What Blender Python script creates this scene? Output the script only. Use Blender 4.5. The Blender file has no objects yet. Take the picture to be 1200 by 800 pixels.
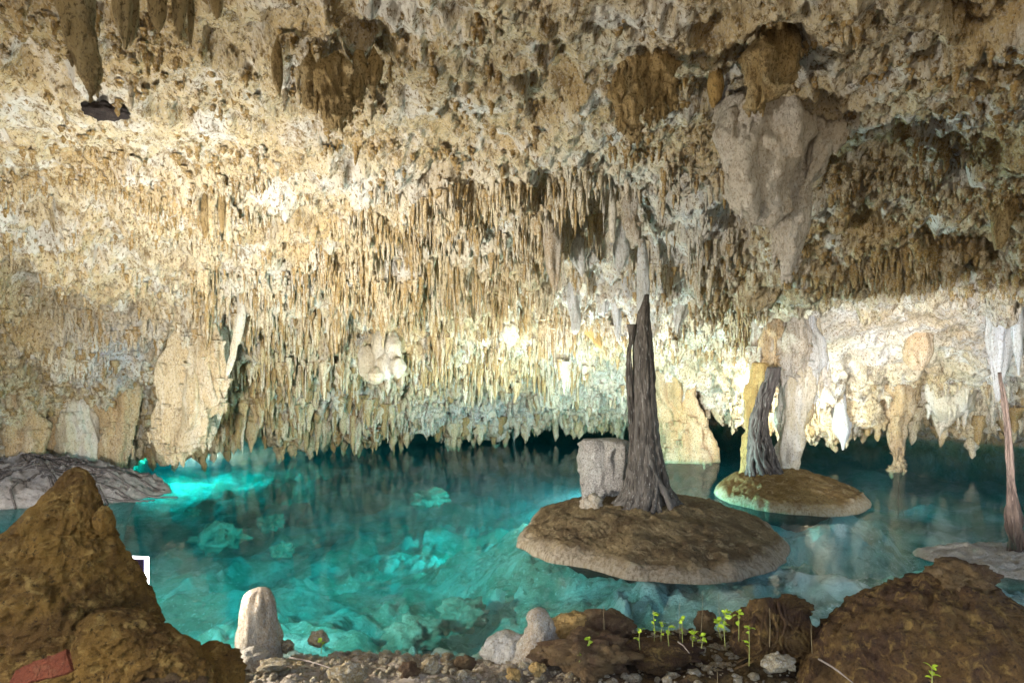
import bpy, math, random
import numpy as np
from mathutils import Vector, Matrix

random.seed(7)
rng = np.random.default_rng(7)
S = bpy.context.scene
COL = S.collection

# ------------------------------------------------------------------ camera, sky, sun, exposure
H = 1.6            # eye height above the water
F = 667.0          # focal length in photo pixels (photo 1200 wide)
HZ = 450.0         # horizon row in the photo
cam = bpy.data.cameras.new('camera')
cam.lens = 20.0; cam.sensor_width = 36.0; cam.shift_y = 50.0 / 1200.0
cam.clip_start = 0.05; cam.clip_end = 500
camo = bpy.data.objects.new('camera', cam); COL.objects.link(camo)
camo.location = (0, 0, H); camo.rotation_euler = (math.radians(90), 0, 0)
S.camera = camo

SUN_EL, SUN_AZ = math.radians(48), math.radians(205)   # daylight from the cave mouth behind the camera
w = bpy.data.worlds.new('World'); S.world = w; w.use_nodes = True
wn = w.node_tree.nodes; wl = w.node_tree.links
bg = wn['Background']; sky = wn.new('ShaderNodeTexSky'); sky.sky_type = 'NISHITA'; sky.sun_disc = False
sky.sun_elevation = SUN_EL; sky.sun_rotation = SUN_AZ
wl.new(sky.outputs[0], bg.inputs[0]); bg.inputs[1].default_value = 0.10

sun = bpy.data.lights.new('sun', 'SUN'); sun.energy = 1.2; sun.angle = math.radians(12); sun.color = (1, 0.93, 0.82)
suno = bpy.data.objects.new('sun', sun); COL.objects.link(suno)
sd = Vector((math.sin(SUN_AZ) * math.cos(SUN_EL), math.cos(SUN_AZ) * math.cos(SUN_EL), math.sin(SUN_EL)))
suno.rotation_euler = sd.to_track_quat('Z', 'Y').to_euler()

S.view_settings.view_transform = 'Standard'; S.view_settings.look = 'None'
S.view_settings.exposure = 2.6; S.view_settings.gamma = 1.0; S.view_settings.use_curve_mapping = False
S.render.engine = 'CYCLES'
S.cycles.use_denoising = True
try: S.cycles.denoiser = 'OPENIMAGEDENOISE'
except Exception: pass
S.cycles.max_bounces = 8; S.cycles.diffuse_bounces = 4; S.cycles.glossy_bounces = 3
S.cycles.transmission_bounces = 4; S.cycles.transparent_max_bounces = 8
S.cycles.sample_clamp_indirect = 6.0
LAMP_MAIN, LAMP_STUMP, LAMP_RIGHT, LAMP_SUNK = 70.0, 24.0, 27.0, 170.0     # watts of the lamp panels and of the added sunken lamps

# ------------------------------------------------------------------ helpers
def at(px, py, d):                        # photo pixel + distance -> point
    return np.array(((px - 600.0) / F * d, d, H - (py - HZ) / F * d))
def onz(px, py, z=0.0):                   # photo pixel on a level plane
    return at(px, py, (H - z) * F / (py - HZ))

_p = np.random.default_rng(3).permutation(256); PERM = np.concatenate([_p, _p, _p]).astype(np.int32)
_g = np.random.default_rng(4).normal(size=(256, 3)); GRAD = (_g / np.linalg.norm(_g, axis=1)[:, None]).astype(np.float32)
def noise(p):
    p = np.asarray(p, dtype=np.float32); sh = p.shape[:-1]; p = p.reshape(-1, 3)
    i = np.floor(p).astype(np.int32); f = p - i; i &= 255
    u = f * f * f * (f * (f * 6 - 15) + 10); out = 0.0
    for dx in (0, 1):
        wx = u[:, 0] if dx else 1 - u[:, 0]
        for dy in (0, 1):
            wy = u[:, 1] if dy else 1 - u[:, 1]
            for dz in (0, 1):
                wz = u[:, 2] if dz else 1 - u[:, 2]
                h = PERM[PERM[PERM[(i[:, 0] + dx) & 255] + ((i[:, 1] + dy) & 255)] + ((i[:, 2] + dz) & 255)]
                g = GRAD[h]
                out = out + wx * wy * wz * (g[:, 0] * (f[:, 0] - dx) + g[:, 1] * (f[:, 1] - dy) + g[:, 2] * (f[:, 2] - dz))
    return (out * 1.5).reshape(sh)
def fbm(p, o=4, gain=0.5):
    p = np.asarray(p, dtype=np.float32); a = 1.0; s = 0.0
    for k in range(o):
        s = s + a * noise(p + 17.3 * k); p = p * 2.03; a *= gain
    return s
def ridged(p, o=3):
    p = np.asarray(p, dtype=np.float32); a = 1.0; s = 0.0
    for k in range(o):
        s = s + a * (1 - 2 * np.abs(noise(p + 9.1 * k))); p = p * 2.1; a *= 0.5
    return s
def sstep(a, b, x):
    t = np.clip((x - a) / (b - a), 0, 1); return t * t * (3 - 2 * t)

def mesh(name, V, Fq, mat=None, smooth=True, attrs=None):
    V = np.asarray(V, dtype=np.float32).reshape(-1, 3)
    me = bpy.data.meshes.new(name)
    if isinstance(Fq, np.ndarray):
        n, k = Fq.shape
        me.vertices.add(len(V)); me.vertices.foreach_set('co', V.ravel())
        me.loops.add(n * k); me.loops.foreach_set('vertex_index', Fq.astype(np.int32).ravel())
        me.polygons.add(n); me.polygons.foreach_set('loop_start', np.arange(0, n * k, k, dtype=np.int32))
        me.update(calc_edges=True); me.validate()
    else:
        me.from_pydata([tuple(v) for v in V.tolist()], [], Fq); me.update()
    if smooth: me.polygons.foreach_set('use_smooth', np.ones(len(me.polygons), dtype=bool))
    for an, av in (attrs or {}).items():
        a = me.attributes.new(an, 'FLOAT', 'POINT'); a.data.foreach_set('value', np.asarray(av, dtype=np.float32).ravel())
    if mat: me.materials.append(mat)
    return me
GROUPS = {'stalactite': 'large stalactites hanging from the cave ceiling', 'stone': 'stones along the near shore', 'seedling': 'seedlings on the near shore', 'stem': 'dry stems on the near shore', 'twig': 'twigs on the near shore',
          'sunken rock': 'rocks under the water', 'pillar': 'flowstone pillars', 'drapery': 'flowstone draperies', 'flowstone': 'flowstone bulges', 'boulder': 'boulders on the near shore', 'lamp': 'lamps lighting the cave', 'island': 'islands in the pool',
          'tree root': 'tree roots standing in the cave', 'column': 'columns standing in the water', 'stalagmite': 'stalagmites on the near shore', 'rock': 'rocks beside the big stalagmite'}
def put(name, me, parent=None, label=None, cat=None, group=None, kind=None):
    o = bpy.data.objects.new(name, me); COL.objects.link(o)
    if parent: o.parent = parent
    if label: o['label'] = label
    if cat: o['category'] = cat
    if group or cat in GROUPS: o['group'] = group or GROUPS[cat]
    if kind: o['kind'] = kind
    return o
def thing(name, loc, label, cat, group=None):
    o = put(name, None, None, label, cat, group); o.location = tuple(float(c) for c in loc); return o
def grid_faces(nu, nv, wrap=False):
    i = np.arange(nu if wrap else nu - 1); j = np.arange(nv - 1)
    I, J = np.meshgrid(i, j, indexing='ij'); I2 = (I + 1) % nu
    return np.stack([I * nv + J, I2 * nv + J, I2 * nv + J + 1, I * nv + J + 1], -1).reshape(-1, 4)

def tube(path, rad, n=16, flute=0, famp=0.0, nz=0.0, ns=4.0, flat=1.0, yaw=0.0, level=False, seed=0.0, vstretch=1.0):
    """a closed tapered tube along a path; rings level or across the path"""
    path = np.asarray(path, float); rad = np.asarray(rad, float); m = len(path)
    a = np.arange(n) / n * 2 * math.pi
    T = np.gradient(path, axis=0); T /= np.linalg.norm(T, axis=1)[:, None] + 1e-9
    V = np.zeros((n, m, 3)); X = np.array((1.0, 0, 0))
    if abs(T[0] @ X) > .9: X = np.array((0, 1.0, 0))
    for k in range(m):
        if level: A = np.array((math.cos(yaw), math.sin(yaw), 0)); B = np.array((-math.sin(yaw), math.cos(yaw), 0))
        else:
            A = X - T[k] * (X @ T[k]); A /= np.linalg.norm(A); X = A; B = np.cross(T[k], A)
        fl = 1 + famp * np.cos(flute * a + seed + k * .05) if flute else np.ones(n)
        V[:, k] = path[k] + (np.outer(np.cos(a) * fl, A) + np.outer(np.sin(a) * fl * flat, B)) * rad[k]
    if nz:
        c = path[None]; d = V - c; L = np.linalg.norm(d, axis=2, keepdims=True) + 1e-6
        q = V * ns; q[..., 2] *= vstretch
        V = V + d / L * (fbm(q + seed * 3.7, 4)[..., None] * nz * np.minimum(1, L / (rad.max() * .35)))
    V = V.reshape(-1, 3); Fq = grid_faces(n, m, True)
    Fl = Fq.tolist(); i0 = len(V); V = np.vstack([V, path[0], path[-1]])
    for i in range(n):
        j = (i + 1) % n
        Fl.append([i0, j * m, i * m]); Fl.append([i0 + 1, i * m + m - 1, j * m + m - 1])
    return V, Fl
def curve(pts, m):
    pts = np.asarray(pts, float); t = np.linspace(0, 1, len(pts)); s = np.linspace(0, 1, m)
    P = np.stack([np.interp(s, t, pts[:, k]) for k in range(pts.shape[1])], 1)
    for _ in range(3 if m > 8 else 1):
        Q = P.copy(); Q[1:-1] = (P[:-2] + 2 * P[1:-1] + P[2:]) / 4; P = Q
    return P
def ball(c, r, n=24, m=16, nz=0.2, ns=2.0, seed=0.0, flatten=None, sharp=0.0, oct=5):
    """a lumpy boulder: radii r=(rx,ry,rz), relief nz relative to its size"""
    a = np.arange(n) / n * 2 * math.pi; b = np.linspace(0, math.pi, m)
    A, B = np.meshgrid(a, b, indexing='ij')
    D = np.stack([np.cos(A) * np.sin(B), np.sin(A) * np.sin(B), np.cos(B)], -1)
    q = D * ns + seed * 5.1
    k = 1 + nz * fbm(q, oct) - sharp * np.abs(fbm(q * 1.7 + 3, 3))
    V = D * k[..., None] * np.asarray(r, float) + np.asarray(c, float)
    if flatten is not None: V[..., 2] = np.maximum(V[..., 2], flatten)
    return V.reshape(-1, 3), grid_faces(n, m, True)
def part(name, vf, mat, parent, smooth=True, origin=None, **k):
    V, Fq = vf
    V = np.asarray(V) - (np.asarray(parent.location) if parent is not None else 0)
    return put(name, mesh(name, V, Fq, mat, smooth), parent, **k)
def single(name, vf, mat, base, label, cat, group=None, smooth=True, attrs=None):
    V, Fq = vf; base = np.asarray(base, float)
    o = put(name, mesh(name, np.asarray(V) - base, Fq, mat, smooth, attrs), None, label, cat, group)
    o.location = tuple(base); return o

# ------------------------------------------------------------------ materials
class NT:
    def __init__(s, name):
        s.m = bpy.data.materials.new(name); s.m.use_nodes = True
        s.t = s.m.node_tree; s.n = s.t.nodes; s.l = s.t.links; s.b = s.n['Principled BSDF']
        s.out = s.n['Material Output']
        g = s.n.new('ShaderNodeNewGeometry'); s.pos = g.outputs['Position']; s.nor = g.outputs['Normal']
    def val(s, v, sock):
        if hasattr(v, 'links') or hasattr(v, 'is_linked'): s.l.new(v, sock)
        else: sock.default_value = v
    def mul(s, v, k):
        m = s.n.new('ShaderNodeVectorMath'); m.operation = 'MULTIPLY'; s.l.new(v, m.inputs[0]); m.inputs[1].default_value = k; return m.outputs[0]
    def noise(s, scale, detail=4, rough=.55, vec=None, dist=0.0):
        m = s.n.new('ShaderNodeTexNoise'); s.l.new(vec or s.pos, m.inputs['Vector'])
        m.inputs['Scale'].default_value = scale; m.inputs['Detail'].default_value = detail; m.inputs['Roughness'].default_value = rough
        m.inputs['Distortion'].default_value = dist; return m.outputs[0]
    def voro(s, scale, vec=None, feat='F1'):
        m = s.n.new('ShaderNodeTexVoronoi'); m.feature = feat; s.l.new(vec or s.pos, m.inputs['Vector']); m.inputs['Scale'].default_value = scale; return m.outputs[0]
    def ramp(s, v, a, b, lo=0.0, hi=1.0):
        m = s.n.new('ShaderNodeMapRange'); m.interpolation_type = 'SMOOTHSTEP'; s.l.new(v, m.inputs[0])
        m.inputs[1].default_value = a; m.inputs[2].default_value = b; m.inputs[3].default_value = lo; m.inputs[4].default_value = hi; return m.outputs[0]
    def mix(s, f, a, b):
        m = s.n.new('ShaderNodeMix'); m.data_type = 'RGBA'; s.val(f, m.inputs[0])
        for c, k in ((a, 6), (b, 7)):
            if isinstance(c, tuple): m.inputs[k].default_value = (*c, 1)
            else: s.l.new(c, m.inputs[k])
        return m.outputs[2]
    def math(s, op, a, b=0.0):
        m = s.n.new('ShaderNodeMath'); m.operation = op; s.val(a, m.inputs[0]); s.val(b, m.inputs[1]); return m.outputs[0]
    def attr(s, name):
        m = s.n.new('ShaderNodeAttribute'); m.attribute_name = name; return m.outputs['Fac']
    def rand(s):
        return s.n.new('ShaderNodeObjectInfo').outputs['Random']
    def bump(s, h, dist, strength=1.0, prev=None):
        m = s.n.new('ShaderNodeBump'); m.inputs['Strength'].default_value = strength; m.inputs['Distance'].default_value = dist
        s.l.new(h, m.inputs['Height'])
        if prev: s.l.new(prev, m.inputs['Normal'])
        return m.outputs[0]
    def done(s, col, rough=.85, nrm=None, spec=.3):
        s.val(col if not isinstance(col, tuple) else (*col, 1), s.b.inputs['Base Color']); s.val(rough, s.b.inputs['Roughness'])
        s.b.inputs['Specular IOR Level'].default_value = spec
        if nrm: s.l.new(nrm, s.b.inputs['Normal'])
        return s.m

CREAM, WHITE, OCHRE, BROWN, GREY, BLUISH = (.60, .50, .32), (.68, .66, .60), (.47, .31, .11), (.17, .105, .035), (.34, .32, .28), (.50, .54, .60)
def limestone(name, a=CREAM, b=WHITE, c=OCHRE, d=BROWN, oc=.5, br=.35, wh=.5, sc=1.0, bump=1.0, vst=.35, attrs=False, pit=1.0, fleck=.35):
    t = NT(name); p = t.mul(t.pos, (sc, sc, sc * vst))
    n1 = t.noise(.9, 6, .6, p); n2 = t.noise(2.6, 9, .68, p, .6); n3 = t.noise(9, 9, .72, p, .3); n4 = t.noise(34, 6, .75, t.mul(t.pos, (sc, sc, sc * .6)))
    col = t.mix(t.ramp(n1, .42, .62, 0, oc), a, c)
    col = t.mix(t.ramp(n2, .48, .62, 0, wh), col, b)
    col = t.mix(t.ramp(n3, .51, .64, 0, br), col, d)
    if attrs:
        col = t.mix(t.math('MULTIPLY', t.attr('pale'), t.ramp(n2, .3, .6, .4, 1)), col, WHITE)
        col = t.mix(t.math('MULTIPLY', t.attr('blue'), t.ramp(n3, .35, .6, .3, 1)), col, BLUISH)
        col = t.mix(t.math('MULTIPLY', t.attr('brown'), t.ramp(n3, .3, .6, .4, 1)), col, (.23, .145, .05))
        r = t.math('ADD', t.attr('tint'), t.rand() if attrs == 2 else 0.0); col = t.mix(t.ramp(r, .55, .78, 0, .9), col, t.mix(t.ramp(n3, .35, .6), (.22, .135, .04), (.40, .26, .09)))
    col = t.mix(t.ramp(n4, .51, .61, 0, .95 * pit), col, d)
    col = t.mix(t.ramp(t.noise(70, 3), .36, .5, fleck, 0), col, WHITE if fleck > .2 else b)
    h = t.math('ADD', n3, t.math('MULTIPLY', n4, .6))
    nb = t.bump(h, .07 * bump, .9); nb = t.bump(t.noise(120, 4, .7), .008, .8, nb)
    return t.done(col, .9, nb, .2)
M = {}
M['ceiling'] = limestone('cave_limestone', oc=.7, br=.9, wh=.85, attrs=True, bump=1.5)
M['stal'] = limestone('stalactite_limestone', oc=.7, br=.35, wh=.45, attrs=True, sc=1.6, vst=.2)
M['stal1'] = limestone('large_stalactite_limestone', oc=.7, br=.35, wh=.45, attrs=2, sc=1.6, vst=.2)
M['pale'] = limestone('pale_flowstone', (.60, .53, .40), (.66, .63, .57), (.5, .38, .2), oc=.4, br=.2, wh=.7, vst=.2, sc=1.5, pit=.6)
M['cream'] = limestone('cream_drapery', (.54, .45, .30), (.64, .58, .47), (.46, .31, .13), oc=.6, br=.4, wh=.6, vst=.15, sc=1.6, pit=.8)
M['blue'] = limestone('bluish_flowstone', (.50, .50, .48), (.56, .58, .62), (.45, .38, .26), oc=.3, br=.2, wh=.7, vst=.2, sc=1.5, pit=.6)
M['tan'] = limestone('tan_flowstone', (.48, .35, .20), (.58, .50, .38), (.46, .29, .11), oc=.6, br=.3, wh=.4, vst=.22, sc=1.3)
M['pinkgrey'] = limestone('rosy_grey_flowstone', (.54, .47, .37), (.62, .58, .52), (.36, .25, .14), oc=.6, br=.5, wh=.6, vst=.4, sc=2, pit=.9, bump=1.2)
M['rosy'] = limestone('pale_rosy_flowstone', (.60, .53, .43), (.66, .62, .56), (.48, .38, .27), (.24, .17, .10), oc=.5, br=.5, wh=.5, vst=.6, sc=2, pit=.7, fleck=.2)
M['brownstal'] = limestone('brown_stalactite', (.36, .25, .11), (.47, .37, .21), (.29, .19, .07), (.12, .075, .03), oc=.7, br=.8, wh=.7, vst=.3, sc=2.2, pit=1, fleck=.15, bump=1.4)
M['ochre'] = limestone('ochre_stone', (.46, .30, .11), (.55, .43, .24), (.40, .23, .07), oc=.5, br=.4, wh=.4, sc=2, fleck=.15)
M['grey'] = limestone('grey_violet_stone', (.36, .32, .27), (.50, .47, .42), (.20, .17, .16), (.10, .08, .075), oc=.5, br=.5, wh=.5, sc=2)
M['stub'] = limestone('shore_stalagmite', (.52, .45, .34), (.60, .56, .48), (.42, .28, .16), (.20, .13, .08), oc=.5, br=.5, wh=.5, sc=6, vst=.3)
M['stone'] = limestone('shore_stone', (.46, .38, .24), (.56, .50, .38), (.42, .28, .10), (.16, .10, .06), oc=.6, br=.5, wh=.4, sc=6, vst=1)

def mossrock(name, a, b, c, d, sc=1.0):
    t = NT(name); p = t.mul(t.pos, (sc, sc, sc))
    n1 = t.noise(2.2, 6, .65, p, .6); n2 = t.noise(7, 8, .7, p, .8); n3 = t.noise(26, 8, .72, p); v = t.voro(60, p)
    col = t.mix(t.ramp(n1, .38, .62), a, b); col = t.mix(t.ramp(n2, .5, .68, 0, .9), col, c); col = t.mix(t.ramp(n3, .52, .68, 0, .9), col, d)
    col = t.mix(t.ramp(t.noise(90, 4, .7, p), .55, .75, 0, .5), col, c)
    ck = t.ramp(t.voro(9, p, 'DISTANCE_TO_EDGE'), 0, .05)
    nb = t.bump(ck, .012, .6); nb = t.bump(t.math('ADD', n2, t.math('MULTIPLY', n3, .7)), .08, 1.0, nb); nb = t.bump(t.noise(95, 5, .75, p), .018, 1.0, nb)
    return t.done(col, .85, nb, .25)
M['moss'] = mossrock('ochre_moss_rock', (.16, .080, .020), (.30, .16, .034), (.50, .31, .09), (.030, .016, .008), 2.1)
M['mound'] = mossrock('dark_brown_mound_rock', (.075, .038, .020), (.14, .078, .026), (.32, .20, .06), (.020, .011, .009), 2.6)
M['flake'] = mossrock('black_flake_rock', (.03, .022, .02), (.05, .035, .03), (.08, .06, .05), (.012, .01, .01), 3)
M['soilrock'] = mossrock('reddish_brown_rock', (.11, .06, .03), (.18, .11, .045), (.27, .18, .09), (.04, .02, .012), 2.2)
M['isle'] = mossrock('island_crust', (.20, .135, .075), (.33, .245, .145), (.44, .36, .25), (.07, .045, .03), 1.3)
M['isle2'] = mossrock('island_crust_ochre', (.26, .165, .075), (.38, .26, .12), (.48, .38, .24), (.10, .06, .03), 1.3)
M['shelf'] = mossrock('grey_rooty_shelf', (.26, .23, .21), (.38, .34, .31), (.50, .44, .38), (.10, .07, .06), 2)
M['sand'] = mossrock('pale_sandbar', (.46, .39, .29), (.54, .47, .37), (.60, .53, .43), (.22, .17, .12), 2)

def rim_island(name, base):
    # crust whose steep rim is bleached by the waterline
    t = NT(name); p = t.pos
    n1 = t.noise(2.4, 7, .65, p, .5); n2 = t.noise(9, 8, .7, p, .8); n3 = t.noise(36, 8, .72, p)
    a, b, c, d, rim = base
    col = t.mix(t.ramp(n1, .40, .60), a, b); col = t.mix(t.ramp(n2, .5, .66, 0, .8), col, c); col = t.mix(t.ramp(n3, .5, .68, 0, .85), col, d)
    fs = t.noise(40, 4, .6, t.mul(p, (1, 1, .12)))
    col = t.mix(t.math('MULTIPLY', t.attr('rim'), t.ramp(fs, .38, .58, .35, 1)), col, rim)
    col = t.mix(t.attr('undershade'), col, (.016, .02, .013))  # shade under the rim, painted near-black on the submerged stem
    nb = t.bump(t.math('ADD', n2, n3), .07, 1.0); nb = t.bump(t.noise(110, 5, .75, p), .015, 1.0, nb)
    return t.done(col, .88, nb, .2)
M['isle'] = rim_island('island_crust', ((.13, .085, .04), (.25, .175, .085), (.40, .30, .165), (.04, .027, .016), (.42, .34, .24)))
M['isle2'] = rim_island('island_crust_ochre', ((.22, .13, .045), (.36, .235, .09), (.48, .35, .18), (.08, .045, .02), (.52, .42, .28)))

def rootmat(name, a, b, c):
    t = NT(name); p = t.mul(t.pos, (1, 1, .16))
    n1 = t.noise(22, 6, .6, p, .3); n2 = t.noise(60, 6, .65, p)
    col = t.mix(t.ramp(n1, .42, .62), a, b); col = t.mix(t.ramp(n2, .56, .7, 0, .8), col, c)
    col = t.mix(t.ramp(t.rand(), .5, 1, 0, .6), col, t.mix(.15, b, c))
    nb = t.bump(t.math('ADD', n1, n2), .03, .9)
    return t.done(col, .85, nb, .2)
M['root'] = rootmat('dark_root_wood', (.042, .034, .028), (.10, .083, .068), (.36, .34, .31))
M['root2'] = rootmat('grey_root_wood', (.05, .04, .036), (.11, .092, .082), (.38, .35, .32))
M['root3'] = rootmat('violet_brown_root', (.045, .030, .022), (.09, .062, .045), (.20, .15, .12))

def groundmat():
    t = NT('shore_and_lake_bed'); p = t.pos
    n1 = t.noise(1.3, 6, .6, p, .5); n2 = t.noise(5, 8, .68, p, .8); n3 = t.noise(22, 8, .7, p); n4 = t.noise(75, 5, .7, p)
    # lake bed: white marl with algae patches
    bed = t.mix(t.ramp(n1, .38, .60), (.56, .58, .54), (.28, .32, .24)); bed = t.mix(t.ramp(n2, .48, .66, 0, .6), bed, (.13, .16, .11)); bed = t.mix(t.ramp(n3, .55, .66, 0, .7), bed, (.70, .70, .66))
    # pale gravel on the left of the shore, dark soil on the right
    grav = t.mix(t.ramp(n2, .40, .62), (.44, .35, .25), (.58, .50, .40)); grav = t.mix(t.ramp(n3, .5, .68, 0, .85), grav, (.14, .09, .06)); grav = t.mix(t.ramp(n4, .55, .7, 0, .6), grav, (.60, .54, .46))
    soil = t.mix(t.ramp(n2, .40, .62), (.055, .032, .018), (.15, .095, .035)); soil = t.mix(t.ramp(n3, .52, .68, 0, .8), soil, (.24, .15, .06)); soil = t.mix(t.ramp(n4, .52, .66, 0, .8), soil, (.03, .018, .012))
    sx = t.n.new('ShaderNodeSeparateXYZ'); t.l.new(p, sx.inputs[0])
    xx = t.math('ADD', sx.outputs[0], t.math('MULTIPLY', n2, 1.1))
    land = t.mix(t.ramp(xx, .25, 1.15), grav, soil)
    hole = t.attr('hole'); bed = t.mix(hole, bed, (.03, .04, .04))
    zz = t.math('ADD', sx.outputs[2], t.math('MULTIPLY', n3, .06))
    col = t.mix(t.ramp(zz, -.02, .06), bed, land)
    nb = t.bump(t.math('ADD', n2, n3), .06, .9); nb = t.bump(n4, .012, .9, nb)
    return t.done(col, .9, nb, .2)
M['ground'] = groundmat()
def bedrock(name):
    t = NT(name); n2 = t.noise(5, 8, .68); n3 = t.noise(20, 8, .7)
    col = t.mix(t.ramp(n2, .4, .62), (.15, .18, .13), (.32, .35, .28)); col = t.mix(t.ramp(n3, .5, .7, 0, .7), col, (.12, .14, .09))
    return t.done(col, .9, t.bump(t.math('ADD', n2, n3), .05, .9), .1)
M['bedrock'] = bedrock('sunken_algae_rock')

def watermat():
    t = NT('clear_turquoise_water'); t.n.remove(t.b)
    lw = t.n.new('ShaderNodeLayerWeight'); lw.inputs[0].default_value = .5
    p5 = t.math('POWER', lw.outputs['Facing'], 5.0); fr = t.math('ADD', t.math('MULTIPLY', p5, .40), .02)
    gl = t.n.new('ShaderNodeBsdfGlossy'); gl.inputs['Roughness'].default_value = .075; gl.inputs['Color'].default_value = (.95, .97, 1, 1)
    tr = t.n.new('ShaderNodeBsdfTransparent'); mx = t.n.new('ShaderNodeMixShader')
    h = t.noise(1.6, 3, .5); nb = t.bump(h, .012, .6); nb = t.bump(t.noise(9, 3, .5, t.mul(t.pos, (1, .45, 1))), .0015, .6, nb)
    t.l.new(nb, gl.inputs['Normal'])
    t.l.new(fr, mx.inputs[0]); t.l.new(tr.outputs[0], mx.inputs[1]); t.l.new(gl.outputs[0], mx.inputs[2]); t.l.new(mx.outputs[0], t.out.inputs['Surface'])
    ab = t.n.new('ShaderNodeVolumeAbsorption'); ab.inputs['Color'].default_value = (.02, .86, .868, 1); ab.inputs['Density'].default_value = .78
    sc = t.n.new('ShaderNodeVolumeScatter'); sc.inputs['Color'].default_value = (.20, .85, 1, 1); sc.inputs['Density'].default_value = .012
    ad = t.n.new('ShaderNodeAddShader'); t.l.new(ab.outputs[0], ad.inputs[0]); t.l.new(sc.outputs[0], ad.inputs[1])
    t.l.new(ad.outputs[0], t.out.inputs['Volume'])
    return t.m
M['water'] = watermat()
def plain(name, col, rough=.5, metal=0.0, emit=None, es=0.0):
    t = NT(name); n = t.noise(40, 4)
    c = t.mix(t.ramp(n, .3, .7, 0, .35), col, tuple(x * .6 for x in col))
    t.b.inputs['Metallic'].default_value = metal
    if emit: t.b.inputs['Emission Color'].default_value = (*emit, 1); t.b.inputs['Emission Strength'].default_value = es
    return t.done(c, rough)
M['lampframe'] = plain('lamp_blue_grey_metal', (.05, .04, .12), .4, .3)
M['led'] = plain('lamp_led_strip', (.9, .9, .9), .4, 0, (.92, .95, 1.0), 1.2)
M['lens'] = plain('lamp_lens', (.9, .9, .9), .3, 0, (.95, 1, 1), 2.0)
M['black'] = plain('black_metal', (.03, .03, .03), .5)
M['clay'] = mossrock('red_clay', (.20, .05, .022), (.26, .07, .03), (.30, .11, .05), (.08, .03, .02), 4)
M['stem'] = plain('seedling_stem', (.26, .26, .07), .7)
M['leaf'] = plain('seedling_leaf', (.34, .46, .03), .5)
M['dry'] = plain('dry_grass_stem', (.24, .18, .09), .8)
M['twig'] = plain('grey_twig', (.20, .16, .13), .8)

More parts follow.
